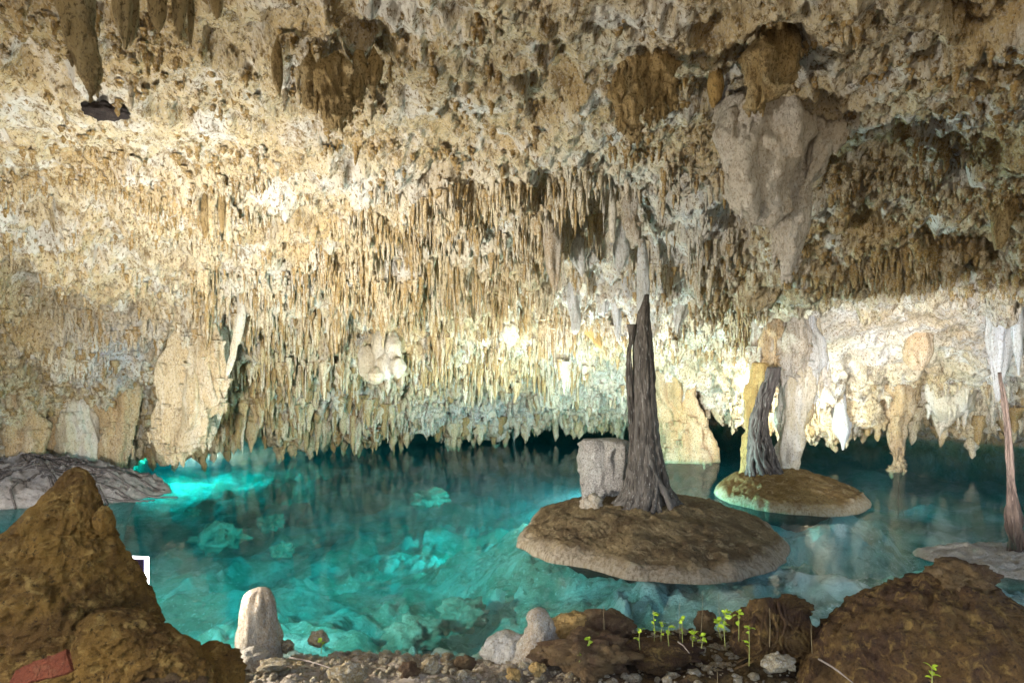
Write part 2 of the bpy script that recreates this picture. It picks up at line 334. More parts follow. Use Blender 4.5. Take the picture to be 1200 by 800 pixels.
# ------------------------------------------------------------------ cave ceiling: one folded sheet that runs from overhead down to the far water
# for each photo column the folds as (photo row, distance): overhead, near roof, ridge, slope, lip over the water, pocket behind, back wall
KN = {
 -420: [(-700,1.2),(0,2.6),(120,3.4),(200,4.2),(260,4.8),(310,5.2),(340,5.6),(370,6.0),(410,6.4),(450,6.7),(490,6.9),(530,7.0),(565,7.1),(640,7.15),(690,7.2),(740,7.3),(800,7.4)],
 -60:  [(-700,1.2),(0,2.6),(120,3.5),(200,4.6),(260,5.3),(310,6.0),(345,6.5),(380,7.1),(415,7.7),(450,8.1),(485,8.35),(515,8.5),(550,8.6),(590,8.65),(620,8.7),(650,8.8),(700,8.9)],
 60:   [(-700,1.2),(0,2.6),(120,3.6),(200,4.8),(260,5.7),(310,6.4),(345,7.0),(380,7.7),(415,8.3),(450,8.7),(480,8.9),(505,9.0),(545,9.1),(585,9.15),(610,9.2),(640,9.3),(700,9.4)],
 125:  [(-700,1.2),(0,2.6),(120,3.6),(200,4.9),(260,5.8),(310,6.6),(345,7.3),(380,8.0),(415,8.7),(450,9.2),(480,9.6),(500,9.8),(535,9.9),(560,10.1),(580,10.3),(620,10.6),(660,11)],
 165:  [(-700,1.2),(0,2.6),(120,3.6),(200,4.9),(260,5.8),(310,6.7),(345,7.4),(380,8.2),(415,8.9),(450,9.5),(478,10.0),(498,10.3),(515,10.5),(495,11.2),(488,18),(492,26),(530,29)],
 250:  [(-700,1.2),(0,2.6),(120,3.6),(200,4.9),(260,5.9),(310,6.8),(345,7.6),(380,8.5),(415,9.4),(450,10.1),(480,10.7),(502,11.0),(516,11.2),(496,11.9),(488,20),(491,27),(530,30)],
 400:  [(-700,1.2),(0,2.6),(120,3.6),(200,4.9),(260,5.9),(310,6.9),(345,7.8),(380,9.0),(415,10.2),(445,11.3),(470,12.2),(492,12.8),(506,13.1),(488,13.8),(484,21),(490,28),(530,31)],
 600:  [(-700,1.2),(0,2.6),(120,3.6),(200,4.9),(260,5.9),(310,7.0),(345,8.2),(380,9.6),(412,11.2),(440,12.8),(465,14.2),(485,15.2),(497,15.8),(484,16.6),(482,22),(489,28),(530,31)],
 700:  [(-700,1.2),(0,2.6),(120,3.6),(200,4.8),(260,5.9),(310,6.8),(345,7.8),(380,9.6),(412,11.4),(432,13.0),(458,13.8),(480,14.4),(496,14.9),(484,15.6),(482,22),(489,28),(530,31)],
 800:  [(-700,1.2),(0,2.6),(120,3.6),(200,4.7),(260,5.7),(315,6.5),(345,7.4),(380,8.8),(410,10.4),(430,11.8),(455,12.8),(472,13.2),(486,13.5),(474,14.2),(478,20),(489,26),(530,29)],
 900:  [(-700,1.2),(0,2.6),(120,3.5),(200,4.6),(260,5.4),(318,6.0),(335,6.4),(328,7.0),(352,7.8),(396,8.8),(440,10.2),(468,11.0),(482,11.3),(470,12.0),(477,17),(490,22),(530,24)],
 1000: [(-700,1.2),(0,2.6),(120,3.4),(200,4.4),(260,5.2),(322,5.8),(345,6.1),(328,6.9),(355,8.2),(400,9.4),(440,10.2),(468,10.7),(487,11.0),(472,11.6),(478,16),(493,20.5),(530,22)],
 1100: [(-700,1.2),(0,2.6),(120,3.3),(200,4.2),(255,4.9),(312,5.5),(340,5.8),(322,6.6),(345,7.8),(395,9.0),(435,9.9),(465,10.4),(485,10.7),(470,11.3),(474,14),(512,16.8),(545,17.5)],
 1200: [(-700,1.2),(0,2.6),(120,3.3),(200,4.1),(250,4.7),(300,5.2),(322,5.5),(306,6.2),(330,7.4),(385,8.6),(425,9.5),(455,10.1),(474,10.5),(462,11.1),(470,13.6),(516,16.2),(545,17)],
 1620: [(-700,1.2),(0,2.6),(120,3.2),(200,3.9),(250,4.4),(295,4.8),(318,5.0),(306,5.6),(330,6.4),(385,7.2),(425,7.8),(455,8.3),(500,8.7),(540,9),(580,9.3),(620,9.6),(700,10)],
}
cx = np.array(sorted(KN)); kk = np.array([KN[c] for c in cx], float)          # columns x knots x (row, distance)
NU, NV = 860, 640
pxs = np.concatenate([np.linspace(-420, -70, 60, endpoint=False), np.linspace(-70, 1270, NU - 120, endpoint=False), np.linspace(1270, 1620, 60)])
K = kk.shape[1]
vk = np.interp(np.linspace(0, 1, NV), [0, .05, .90, 1.0], [0, 1, 13, K - 1])  # most rows go to the part in view
base = np.zeros((NU, K, 2))
for k in range(K):
    for c in range(2):
        base[:, k, c] = np.interp(pxs, cx, kk[:, k, c])
def smooth0(A, n, r=1):
    for _ in range(n):
        B = A.copy(); B[r:-r] = (A[:-2 * r] + 2 * A[r:-r] + A[2 * r:]) / 4; A = B
    return A
base = smooth0(base, 60, 6)
base[:, 16, 0] += 160; base[:, 15, 0] += 14 * sstep(800, 950, pxs)
lipn = noise(np.stack([pxs / 34, pxs * 0, pxs * 0 + 2.5], -1)) + .6 * noise(np.stack([pxs / 13, pxs * 0, pxs * 0 + 7.5], -1)); lipm = sstep(150, 190, pxs) * sstep(1500, 1250, pxs)
for k, am in ((10, 7), (11, 14), (12, 22), (13, 12)): base[:, k, 0] -= lipm * am * np.clip(lipn + .15, -.35, 1.2)
rowcol = np.zeros((NU, NV, 2))
for i in range(NU):
    for c in range(2): rowcol[i, :, c] = np.interp(vk, np.arange(K), base[i, :, c])
rowcol = np.swapaxes(smooth0(np.swapaxes(rowcol, 0, 1), 14, 3), 0, 1)
py, dd = rowcol[..., 0], rowcol[..., 1]
px = np.broadcast_to(pxs[:, None], py.shape)
C = np.stack([(px - 600) / F * dd, dd, H - (py - HZ) / F * dd], -1)
def normals(P):
    gu = np.gradient(P, axis=0); gv = np.gradient(P, axis=1); n = np.cross(gu, gv); return n / (np.linalg.norm(n, axis=-1, keepdims=True) + 1e-9)
Nn = normals(C)
if Nn[NU // 2, 100, 2] > 0: Nn = -Nn                                            # face down, into the cave
front = sstep(13.2, 12.6, vk)[None, :]
q = C * np.array((1, 1, .45)); far = np.clip(dd / 9.0, .35, 1.2)
disp = .26 * far * fbm(q * .55, 3) + .12 * ridged(q * 1.3 + 5, 3) * far * sstep(1.5, 6, dd) + .07 * fbm(q * 4.2, 3)
pits = sstep(.18, .5, fbm(q * 1.7 + 40, 3)); disp -= .22 * pits
disp += .055 * ridged(C * 7.5 + 3, 2) * sstep(-.3, .3, fbm(q * 1.1 + 70, 2)) + .042 * fbm(C * 15, 3) + .016 * noise(C * 44)
calm = np.exp(-((px - 1030) / 170) ** 4 - ((py - 398) / 46) ** 4)
hang = fbm(q * 2.6 + 90, 3); disp += .13 * sstep(.15, .55, hang) * (.35 + .65 * sstep(3, 6, dd))               # bunches of rock that hang lower
# pockets and swellings seen in the photograph: (column, row, half width, half height, metres; minus goes into the rock)
for (bx, by, rx, ry, am) in [(715,262,42,34,-.55),(1035,190,60,22,-.40),(868,262,26,30,-.45),(760,300,40,14,-.25),(470,105,24,16,-.15),
                             (700,445,55,22,.25),(960,410,70,30,.10),(1090,405,40,25,-.20),(150,300,120,20,.1),(45,345,40,25,-.25),(60,500,60,22,-.3),(610,140,30,20,-.15),
                             (560,215,120,14,.12),(170,110,60,14,.1),(330,205,130,12,.12),(1150,250,60,14,.12),(920,60,50,24,-.22)]:
    disp += am * np.exp(-((px - bx) / rx) ** 2 - ((py - by) / ry) ** 2) * front
disp *= (np.where(front > .5, 1, .6) * (1 - .55 * calm)) * (.62 + .38 * sstep(3.2, 6, dd))
saw = np.mod(C[..., 2] * 1.9 + .9 * fbm(q * .6 + 21, 3) + .25 * fbm(q * 2.0, 2), 1.0); saw = 1 - saw
slope = sstep(5.2, 6.6, dd) * front * (1 - calm)
disp += slope * .20 * saw ** 2 * (.4 + .9 * sstep(-.2, .5, fbm(q * .8 + 55, 2)))
disp -= .045 * sstep(.22, .45, fbm(C * 6.5 + 80, 2)) * sstep(7, 5, dd)
P = C + Nn * disp[..., None]
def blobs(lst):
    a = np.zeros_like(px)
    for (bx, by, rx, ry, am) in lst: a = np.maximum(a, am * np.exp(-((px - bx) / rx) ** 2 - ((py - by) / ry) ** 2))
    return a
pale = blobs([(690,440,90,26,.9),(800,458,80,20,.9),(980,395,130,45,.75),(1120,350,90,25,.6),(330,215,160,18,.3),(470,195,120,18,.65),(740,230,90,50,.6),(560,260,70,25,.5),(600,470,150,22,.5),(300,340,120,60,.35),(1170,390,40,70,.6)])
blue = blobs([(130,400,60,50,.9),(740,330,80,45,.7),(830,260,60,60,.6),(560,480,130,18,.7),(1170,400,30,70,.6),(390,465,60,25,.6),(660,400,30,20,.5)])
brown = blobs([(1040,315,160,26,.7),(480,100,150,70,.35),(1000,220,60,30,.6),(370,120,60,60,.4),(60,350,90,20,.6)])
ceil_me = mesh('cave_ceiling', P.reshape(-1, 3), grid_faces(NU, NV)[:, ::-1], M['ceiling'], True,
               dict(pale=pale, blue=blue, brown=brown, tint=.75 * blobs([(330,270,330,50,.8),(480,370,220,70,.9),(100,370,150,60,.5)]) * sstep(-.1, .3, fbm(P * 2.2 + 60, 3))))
ceiling = put('cave_ceiling', ceil_me, kind='structure')
# rough roof slab over and behind the camera, up to the cave mouth
gx, gy = np.meshgrid(np.linspace(-15, 15, 120), np.linspace(-.9, 3.0, 40), indexing='ij')
q = np.stack([gx, gy, gx * 0], -1)
gz = 3.75 + .25 * fbm(q * .5, 3) + .08 * fbm(q * 2.5, 3)
put('cave_roof', mesh('cave_roof', np.stack([gx, gy, gz], -1).reshape(-1, 3), grid_faces(120, 40)[:, ::-1], M['ceiling']), kind='structure')

Pf = P.reshape(-1, 3); ppx = 600 + Pf[:, 0] / Pf[:, 1] * F; ppy = HZ - (Pf[:, 2] - H) / Pf[:, 1] * F; pvk = np.broadcast_to(vk[None], px.shape).ravel()
fpale, fblue, fbrown = pale.ravel(), blue.ravel(), brown.ravel()
def roof_at(cx_, cy_, r=5):
    """the nearest roof point seen at a photo pixel"""
    m = np.where((np.abs(ppx - cx_) < r) & (np.abs(ppy - cy_) < r) & (pvk < 13))[0]
    if len(m) == 0: return roof_at(cx_, cy_, r * 2)
    return Pf[m[np.argmin(Pf[m, 1])]]

# ------------------------------------------------------------------ stalactites of the roof
NS, NR = 7, 7
def stal_template(seed):
    r_ = np.random.default_rng(seed); t = np.linspace(0, 1, NR)
    prof = np.interp(t, [0, .12, .4, .75, .93, 1], [1.55, 1.1, .9, .62, .38, .04]) * (1 + .22 * r_.normal(size=NR) * np.array([0, 1, 1, 1, 1, .6, 0]))
    a = np.arange(NS) / NS * 2 * math.pi; bend = np.cumsum(r_.normal(size=(NR, 2)) * .12, axis=0); bend[0] = 0
    rr = prof[None] * (1 + .16 * r_.normal(size=(NS, NR)))
    V = np.stack([np.cos(a)[:, None] * rr + bend[None, :, 0], np.sin(a)[:, None] * rr + bend[None, :, 1], np.broadcast_to(-t[None] + 0.0, rr.shape)], -1)
    return V.reshape(-1, 3)
def knob_template(seed):
    r_ = np.random.default_rng(seed); t = np.linspace(0, 1, NR); a = np.arange(NS) / NS * 2 * math.pi
    rr = np.interp(t, [0, .2, .6, .85, 1], [1.5, 1.25, 1.0, .7, .1])[None] * (1 + .2 * r_.normal(size=(NS, NR)))
    b = np.cumsum(r_.normal(size=(NR, 2)) * .08, axis=0); z = -t[None] * (1 + .12 * r_.normal(size=(NS, NR)) * (t > .1))
    return np.stack([np.cos(a)[:, None] * rr + b[None, :, 0], np.sin(a)[:, None] * rr + b[None, :, 1], z], -1).reshape(-1, 3)
TV = [stal_template(100 + k) for k in range(10)] + [knob_template(200 + k) for k in range(6)]; TF = grid_faces(NS, NR, True)
# photo area (x0, y0, x1, y1), how many, length and width in photo pixels at that distance, clumping
REG = [(-60,205,400,330,750,(5,26),(2.5,6.5),.85,.0),(380,215,660,330,1200,(8,44),(2.2,7),.8,.05),(240,310,690,440,3000,(6,46),(2.0,7.5),.7,.02),(-60,320,250,425,600,(6,26),(3,8),.6,-.05),
       (-60,420,200,505,800,(6,17),(5,10),.2,-.05),(230,420,470,505,650,(8,44),(4,12),.5,.1),(450,430,770,500,550,(6,28),(3,9),.4,-.2),(640,190,870,320,320,(8,44),(2.5,7),.7,-.2),
       (680,305,900,420,900,(6,30),(2.5,7),.6,.05),(830,285,1260,346,700,(8,26),(4,9),.4,.2),(850,448,1260,495,700,(6,26),(3,8),.4,-.2),
       (-60,0,1260,205,1500,(2,7),(2.5,7),.85,.5),(-60,0,1260,190,120,(10,26),(5,10),.97,.4),(-60,170,1260,240,600,(4,14),(3,7),.8,.2),(860,200,1260,300,450,(4,12),(3.5,8),.7,.2)]
clump = fbm(Pf * 2.3 + 31, 2) + .6 * fbm(Pf * .75 + 13, 2)
lipw = 1 + slope.ravel() * (2.6 * sstep(.6, .9, saw.ravel()) - .65)
cellA = np.abs(np.gradient(ppx.reshape(NU, NV), axis=0) * np.gradient(ppy.reshape(NU, NV), axis=1)).ravel()
cand = []                                                                        # x y z, length, width, yaw, pale, blue, brown
for (x0, y0, x1, y1, n, (l0, l1), (w0, w1), cl, tb) in REG:
    m = np.where((ppx > x0) & (ppx < x1) & (ppy > y0) & (ppy < y1) & (pvk > 1) & (pvk < 12.9))[0]
    wgt = cellA[m] * ((1 - cl) + cl * 4 * sstep(.0, .45, clump[m])) * lipw[m]; wgt /= wgt.sum()
    fine = .80 if y0 > 190 else 1.0
    for i in rng.choice(m, size=int(n * (1.45 if fine < 1 else 1)), p=wgt):
        s = Pf[i, 1] / F; f = rng.beta(1.4, 2.6); L = (l0 + (l1 - l0) * f) * (.8 + .9 * max(0, clump[i])); W = (w0 + (w1 - w0) * rng.random() ** 1.5) * (.75 + .5 * f)
        cand.append((*Pf[i], L * s * fine, W * s * .5 * fine, rng.random() * 6.28, fpale[i], fblue[i], fbrown[i], tb))
# the fringe along the lip above the water
lip = np.where((pvk > 11.4) & (pvk < 12.5) & (ppx > 140) & (ppx < 1260))[0]
for i in rng.choice(lip, size=1100):
    s = Pf[i, 1] / F; xx = ppx[i]; big = rng.random() < .18
    L = rng.uniform(4, 18) + (rng.uniform(6, 18) if big else 0); W = rng.uniform(5, 9) + (4 if big else 0)
    L = min(L * s, Pf[i, 2] + .12)
    if L > .05: cand.append((*Pf[i], L, W * s * .5, rng.random() * 6.28, fpale[i], fblue[i], fbrown[i] + (.3 if xx < 500 else 0), -.2))
cand = np.array(cand)
size = cand[:, 3] * cand[:, 4] / cand[:, 1] ** 2 * (np.abs(600 + cand[:, 0] / cand[:, 1] * F - 600) < 590)
order = np.argsort(-size)
tm = [mesh('stalactite', v, TF, M['stal1']) for v in TV]
for k in order[:300]:                                                            # the largest: one object each
    x, y, z, L, W, a = cand[k, :6]
    o = put('stalactite', tm[int(k) % 10], ceiling); o.location = (x, y, z + .06 * L); o.rotation_euler = (0, 0, a); o.scale = (W, W, L * 1.06)
rest = cand[order[300:]]; VV = []; n0 = NS * NR
ti = np.where(rest[:, 3] < rest[:, 4] * 4.2, 10 + rng.integers(0, 6, len(rest)), rng.integers(0, 10, len(rest))); TA = np.array(TV)[ti]
ca, sa = np.cos(rest[:, 5])[:, None], np.sin(rest[:, 5])[:, None]
X = (TA[..., 0] * ca - TA[..., 1] * sa) * rest[:, 4:5] + rest[:, 0:1]; Y = (TA[..., 0] * sa + TA[..., 1] * ca) * rest[:, 4:5] + rest[:, 1:2]
Z = (TA[..., 2] + .06) * rest[:, 3:4] + rest[:, 2:3]
VV = np.stack([X, Y, Z], -1).reshape(-1, 3); FF = (TF[None] + (np.arange(len(rest)) * n0)[:, None, None]).reshape(-1, 4)
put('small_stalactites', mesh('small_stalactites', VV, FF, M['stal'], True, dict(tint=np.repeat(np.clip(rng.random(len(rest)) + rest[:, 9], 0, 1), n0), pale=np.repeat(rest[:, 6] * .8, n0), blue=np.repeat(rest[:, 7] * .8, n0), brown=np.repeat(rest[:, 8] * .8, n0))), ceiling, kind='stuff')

# ------------------------------------------------------------------ ground: shore and lake bed in one sheet
yy = np.concatenate([np.linspace(-14, .8, 24, endpoint=False), np.linspace(.8, 2.0, 60, endpoint=False), np.linspace(2.0, 4.2, 190, endpoint=False), np.linspace(4.2, 9, 170, endpoint=False), np.linspace(9, 34, 110)])
ux = np.linspace(-1, 1, 460); xs = 16 * (ux * .28 + .72 * ux ** 3)
GX, GY = np.meshgrid(xs, yy, indexing='ij'); GQ = np.stack([GX, GY, GX * 0], -1)
# shoreline distance for each photo column (where the bank meets the water)
shx = np.array([-20, -2.6, -2.0, -1.55, -.9, -.2, .25, .7, 1.2, 1.7, 2.3, 3.0, 20]); shy = np.array([2.2, 2.6, 3.0, 3.25, 3.3, 3.25, 3.45, 3.55, 3.6, 3.65, 3.5, 3.2, 2.6])
shore = np.interp(GX, shx, shy) + .10 * fbm(GQ * 1.6, 3) + .04 * fbm(GQ * 7, 2)
s_ = GY - shore
bank = .04 + .22 * (1 - np.exp(np.minimum(s_, 0) * 1.6)) + .05 * fbm(GQ * 2.2, 3) * sstep(0, -.5, s_) + .028 * fbm(GQ * 9, 3) + .010 * fbm(GQ * 30, 2)
depth = .10 + .95 * sstep(0, 2.2, s_) + .25 * sstep(3, 8, s_)
depth *= 1 - .72 * np.exp(-((GX - 2.9) / 1.5) ** 2 - ((GY - 4.9) / .9) ** 2)      # shallow shelf on the right
depth *= 1 - .55 * np.exp(-((GX - .2) / .9) ** 2 - ((GY - 7.6) / .9) ** 2)
depth *= 1 - .5 * np.exp(-((GX + 1.9) / .9) ** 2 - ((GY - 4.6) / .9) ** 2)
for (ix, iy, ir, am) in ((1.5, 6.1, 1.85, .72), (3.9, 8.2, 1.5, .68), (4.9, 5.1, 1.5, .6)): depth *= 1 - am * np.exp(-(((GX - ix) ** 2 + (GY - iy) ** 2) / ir ** 2) ** 2)
rocky = sstep(.05, .5, fbm(GQ * .9 + 11, 3))
bed = -depth + .28 * fbm(GQ * .8, 4) + .26 * rocky * np.abs(fbm(GQ * 3.0 + 4, 3)) + .03 * fbm(GQ * 10, 3)
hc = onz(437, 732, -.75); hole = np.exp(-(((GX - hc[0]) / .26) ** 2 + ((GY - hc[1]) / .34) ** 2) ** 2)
bed = np.minimum(bed, -.10 - .55 * sstep(9.5, 11.5, GY)) - .9 * hole
GZ = np.where(s_ < 0, bank, bed); tt = sstep(-.06, .12, s_); GZ = bank * (1 - tt) + bed * tt
put('ground', mesh('ground', np.stack([GX, GY, GZ], -1).reshape(-1, 3), grid_faces(len(xs), len(yy)), M['ground'], True, dict(hole=hole)), kind='structure')
def gz_at(x, y):
    i = int(np.argmin(np.abs(xs - x))); j = int(np.argmin(np.abs(yy - y))); return float(GZ[i, j])
# water: one closed body from its surface to below the bed
bxv = [(x, y, z) for z in (-4, 0) for x, y in ((-17, 1.2), (17, 1.2), (17, 33), (-17, 33))]
put('water', mesh('water', bxv, [[0, 3, 2, 1], [4, 5, 6, 7], [0, 1, 5, 4], [1, 2, 6, 5], [2, 3, 7, 6], [3, 0, 4, 7]], M['water'], False), kind='structure')

# ------------------------------------------------------------------ islands
def island(c, rx, ry, h, rot, mat, label, seed, off=(0, 0), cat='island', rimw=.085, rough=1.0):
    n, m = 220, 90
    a = np.arange(n) / n * 2 * math.pi; t = np.concatenate([np.linspace(0, .9, m - 40, endpoint=False), np.linspace(.9, 1.0, 20, endpoint=False), np.linspace(1.0, 1.06, 20)])
    A, T = np.meshgrid(a, t, indexing='ij')
    ro = 1 + .085 * fbm(np.stack([np.cos(A), np.sin(A), A * 0 + seed], -1) * 1.3, 4) + .016 * noise(np.stack([np.cos(A) * 9, np.sin(A) * 9, A * 0 + seed], -1))
    sb = np.clip((T - 1) / .06, 0, 1); tr = np.where(T <= 1, T, 1 - .5 * sb ** .42)
    x = np.cos(A) * rx * tr * ro + off[0] * (1 - tr); y = np.sin(A) * ry * tr * ro + off[1] * (1 - tr) + .38 * ry * sb
    X = c[0] + x * math.cos(rot) - y * math.sin(rot); Y = c[1] + x * math.sin(rot) + y * math.cos(rot)
    edge = np.clip((1 - T) / .10, 0, 1)
    rimw = rimw * (1 + .55 * fbm(np.stack([np.cos(A) * 2, np.sin(A) * 2, A * 0 + seed + 4], -1), 3))
    Z = rimw * np.sqrt(1 - (1 - edge) ** 2) + (h - rimw) * (1 - np.clip(T, 0, 1) ** 2) ** 1.1
    Q = np.stack([X, Y, Z], -1)
    Z = Z + rough * (.030 * fbm(Q * 4, 4) + .018 * fbm(Q * 18, 3)) * np.clip((1 - T) / .06, 0, 1)
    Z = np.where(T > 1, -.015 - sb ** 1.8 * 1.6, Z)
    rim = sstep(.90, .985, T + .03 * fbm(Q * 6, 2)) * (T <= 1.001)
    V = np.stack([X, Y, Z], -1)
    return single('island', (V.reshape(-1, 3), grid_faces(n, m, True)), mat, (c[0], c[1], 0), label, cat, None, True, dict(rim=rim, undershade=(T > 1.001)))
IC = ((760 - 600) / F * 6.15, 6.15)
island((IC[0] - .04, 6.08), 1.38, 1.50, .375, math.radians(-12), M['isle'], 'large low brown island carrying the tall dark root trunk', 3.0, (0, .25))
RC = ((921 - 600) / F * 8.15, 8.15)
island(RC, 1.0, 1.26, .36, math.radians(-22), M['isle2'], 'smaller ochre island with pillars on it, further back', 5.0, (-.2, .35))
SB = (4.95, 5.05)
island(SB, 1.15, .62, .09, math.radians(-8), M['sand'], 'pale flat sandbar at the right edge under the thin root', 8.0, (0, 0), 'sandbar', .04, 1.2)
# grey rooty shelf at the left below the rock wall
LS = at(20, 590, 7.6)
SHELF = island((-7.0, 8.1), 1.95, .95, .50, math.radians(6), M['shelf'], 'grey root-covered rock shelf at the foot of the left wall', 12.0, (0, .3), 'rock shelf', .12, 3.0)

sv = np.array([v.co for v in SHELF.data.vertices]) + np.array(SHELF.location); sv = sv[sv[:, 2] > -.02]; r_ = np.random.default_rng(91)
for k in range(46):
    x0, y0 = -6.6 + r_.normal() * .35, 8.05 + r_.normal() * .2; a = r_.uniform(2.2, 6.9); L = r_.uniform(.5, 1.6); pts = []
    for j in range(14):
        a += r_.normal() * .16; x0 += math.cos(a) * L / 14; y0 += math.sin(a) * L / 14 * .6
        pts.append((x0, y0, sv[np.argmin((sv[:, 0] - x0) ** 2 + (sv[:, 1] - y0) ** 2), 2] + .012))
    put('root', mesh('root', *(lambda V, f_: (V - np.array(SHELF.location), f_))(*tube(curve(pts, 20), np.linspace(.026, .010, 20), 7, nz=.006, ns=12, seed=k)), M['root2']), SHELF)
# ------------------------------------------------------------------ root trunks
def root_trunk(name, pts, rads, mat, label, nroots, seed, flare, strand=.02, top_spread=1.0):
    r_ = np.random.default_rng(seed); m = 46
    pr = curve(np.hstack([np.asarray(pts, float), np.asarray(rads, float)[:, None]]), m); path, rad = pr[:, :3], pr[:, 3]
    o = thing(name, path[0], label, 'tree root')
    V, Fl = tube(path, rad * .86, 56, 9, .16, .06, 7, .85, level=True, seed=seed, vstretch=.25)
    part('trunk', (V, Fl), mat, o)
    for k in range(nroots):
        a0 = r_.random() * 6.283; tw = r_.normal() * .9; s0 = 0.0; s1 = min(1.0, r_.uniform(.35, 1.15))
        idx = np.arange(0, max(8, int(m * s1))); t = idx / (m - 1)
        a = a0 + tw * t + .22 * np.sin(t * r_.uniform(8, 24) + seed)
        R = rad[idx] * (1.0 + .06 * np.sin(t * 13 + a0)) + flare * r_.uniform(.3, 1.0) * np.exp(-t * 16)
        pp = path[idx] + np.stack([np.cos(a) * R, np.sin(a) * R * .85, -flare * .25 * np.exp(-t * 16) - .02 * (idx == 0)], 1)
        rr = strand * r_.uniform(.5, 1.3) * np.interp(t / max(t[-1], 1e-6), [0, .12, .8, 1], [.9, 1.2, .8, .3]) * (1 + .15 * r_.normal(size=len(idx)))
        part('root', tube(pp, rr, 7, nz=.006, ns=14, seed=k), mat, o)
    return o
d0 = 6.0
root_trunk('root_column', [at(757, 604, d0), at(757, 570, d0), at(757, 520, d0), at(755, 460, d0), at(753, 410, d0), at(754, 375, d0), at(758, 345, d0)],
           [.33, .20, .125, .095, .080, .055, .012], M['root'], 'tall dark twisted root trunk rising from the large island', 84, 5, .24, .026)
root_trunk('hanging_root', [at(742, 520, 5.98), at(738, 470, 5.98), at(736, 420, 5.97), at(740, 380, 5.97)], [.03, .028, .026, .02], M['root'], 'thin root strand running down beside the tall dark trunk', 5, 9, .02, .012)
dr = 8.25
root_trunk('root_column', [at(897, 556, dr), at(890, 520, dr), at(889, 490, dr), at(899, 455, dr), at(908, 430, dr)], [.24, .15, .11, .10, .07], M['root2'], 'grey twisted root trunk between the two pillars of the far island', 34, 15, .10, .022)
root_trunk('leaning_root', [at(1194, 648, 5.15), at(1186, 590, 5.15), at(1182, 520, 5.15), at(1177, 470, 5.15), at(1172, 436, 5.15)], [.05, .024, .019, .015, .006], M['root3'], 'thin leaning dark brown root standing on the pale sandbar', 9, 21, .05, .012)

# ------------------------------------------------------------------ pillars, stumps, big hanging formations
def column(name, prof, d, mat, label, cat, n=40, flat=.8, flute=0, famp=.0, nz=.05, ns=4, seed=0, m=40, vs=.5, parent=None, drips=0):
    """prof = (photo x, photo row, half width in photo px) from one end to the other, at distance d"""
    pr = np.array([(*at(x, y, d), w_ * d / F) for x, y, w_ in prof]); c = curve(pr, m)
    vf = tube(c[:, :3], c[:, 3], n, flute, famp, nz, ns, flat, 0, True, seed, vs)
    if drips:
        r_ = np.random.default_rng(int(seed * 7 + prof[0][0])); V, Fl = vf; V = list(V); lo_end = c[0, 2] < c[-1, 2]
        for _ in range(drips):
            k = int(r_.uniform(.35, .95) * (m - 1)); k = m - 1 - k if lo_end else k
            p = np.array(V[int(r_.integers(0, n)) * m + k]); L = r_.uniform(5, 18) * d / F; W = r_.uniform(1.6, 3.6) * d / F
            n1 = len(V); T_ = TV[int(r_.integers(0, 10))] * np.array((W, W, L)) + p + np.array((0, 0, .1 * L)); V.extend(T_); Fl = Fl + (TF + n1).tolist()
        vf = (np.array(V), Fl)
    if parent is not None: return part(name, vf, mat, parent)
    return single(name, vf, mat, c[0, :3] if c[0, 2] < c[-1, 2] else c[-1, :3], label, cat)
column('stone_stump', [(712,600,27),(710,585,26),(708,560,27),(708,535,30),(708,520,31),(708,515,24),(708,513,4)], 6.45, M['grey'], 'flat-topped grey stone stump beside the tall dark trunk', 'stone stump', 64, .8, 7, .03, .075, 7, 6, 60, .5)
single('stone', ball(at(694, 590, 6.0), (.12, .1, .09), 36, 24, .4, 1.6, 3), M['stub'], at(694, 600, 6.0), 'small pale stone at the foot of the grey stump', 'stone')
column('pillar', [(882,558,13),(882,540,12),(881,515,11),(886,505,13),(884,480,14),(888,462,15),(892,448,15),(893,425,13)], 8.45, M['ochre'], 'slim ochre pillar left of the grey root trunk', 'pillar', 40, .9, 5, .05, .09, 5, 4, 50, .4)
column('pillar', [(922,558,13),(924,540,12),(926,510,13),(930,485,17),(934,465,18),(936,445,17),(936,422,14)], 8.5, M['pale'], 'whitish leaning pillar right of the grey root trunk', 'pillar', 40, .9, 5, .05, .10, 5, 6, 50, .4)
# canopy of flowstone above the far island
cp = thing('flowstone_canopy', at(920, 400, 8.6), 'arched flowstone canopy hanging over the far island', 'flowstone')
for i, (x, yt, yb, w_, dz, mt) in enumerate([(918, 395, 446, 30, 8.6, 'pinkgrey'), (893, 398, 454, 13, 8.45, 'pinkgrey'), (945, 398, 470, 15, 8.5, 'blue'), (930, 396, 442, 19, 8.4, 'pinkgrey'), (957, 402, 452, 10, 8.6, 'pale'), (905, 398, 440, 15, 8.4, 'tan')]):
    column('lobe', [(x, yt - 34, w_ * .5), (x, yt - 14, w_ * .8), (x, yt + 8, w_ * 1.1), (x, (yt + yb) / 2, w_), (x, yb - 10, w_ * .75), (x, yb - 3, w_ * .45), (x, yb, w_ * .1)], dz, M[mt], None, None, 48, .7, 7, .10, .12, 4, i, 44, .4, cp, 26)
column('drip_column', [(805,540,35),(806,528,36),(803,512,30),(798,495,27),(790,478,28),(782,462,32),(780,435,40)], 12.3, M['tan'], 'flaring tan flowstone column standing in the water left of the far island', 'column', 60, .7, 9, .07, .22, 2.2, 3, 60, .35, None, 50)
column('drip_column', [(1052,553,5.5),(1052,540,6),(1051,522,7.5),(1050,505,9),(1052,488,13),(1053,472,16),(1053,450,18)], 10.5, M['tan'], 'thin tan column reaching the water at the right', 'column', 30, .9, 5, .08, .06, 6, 8, 40, .5, None, 14)
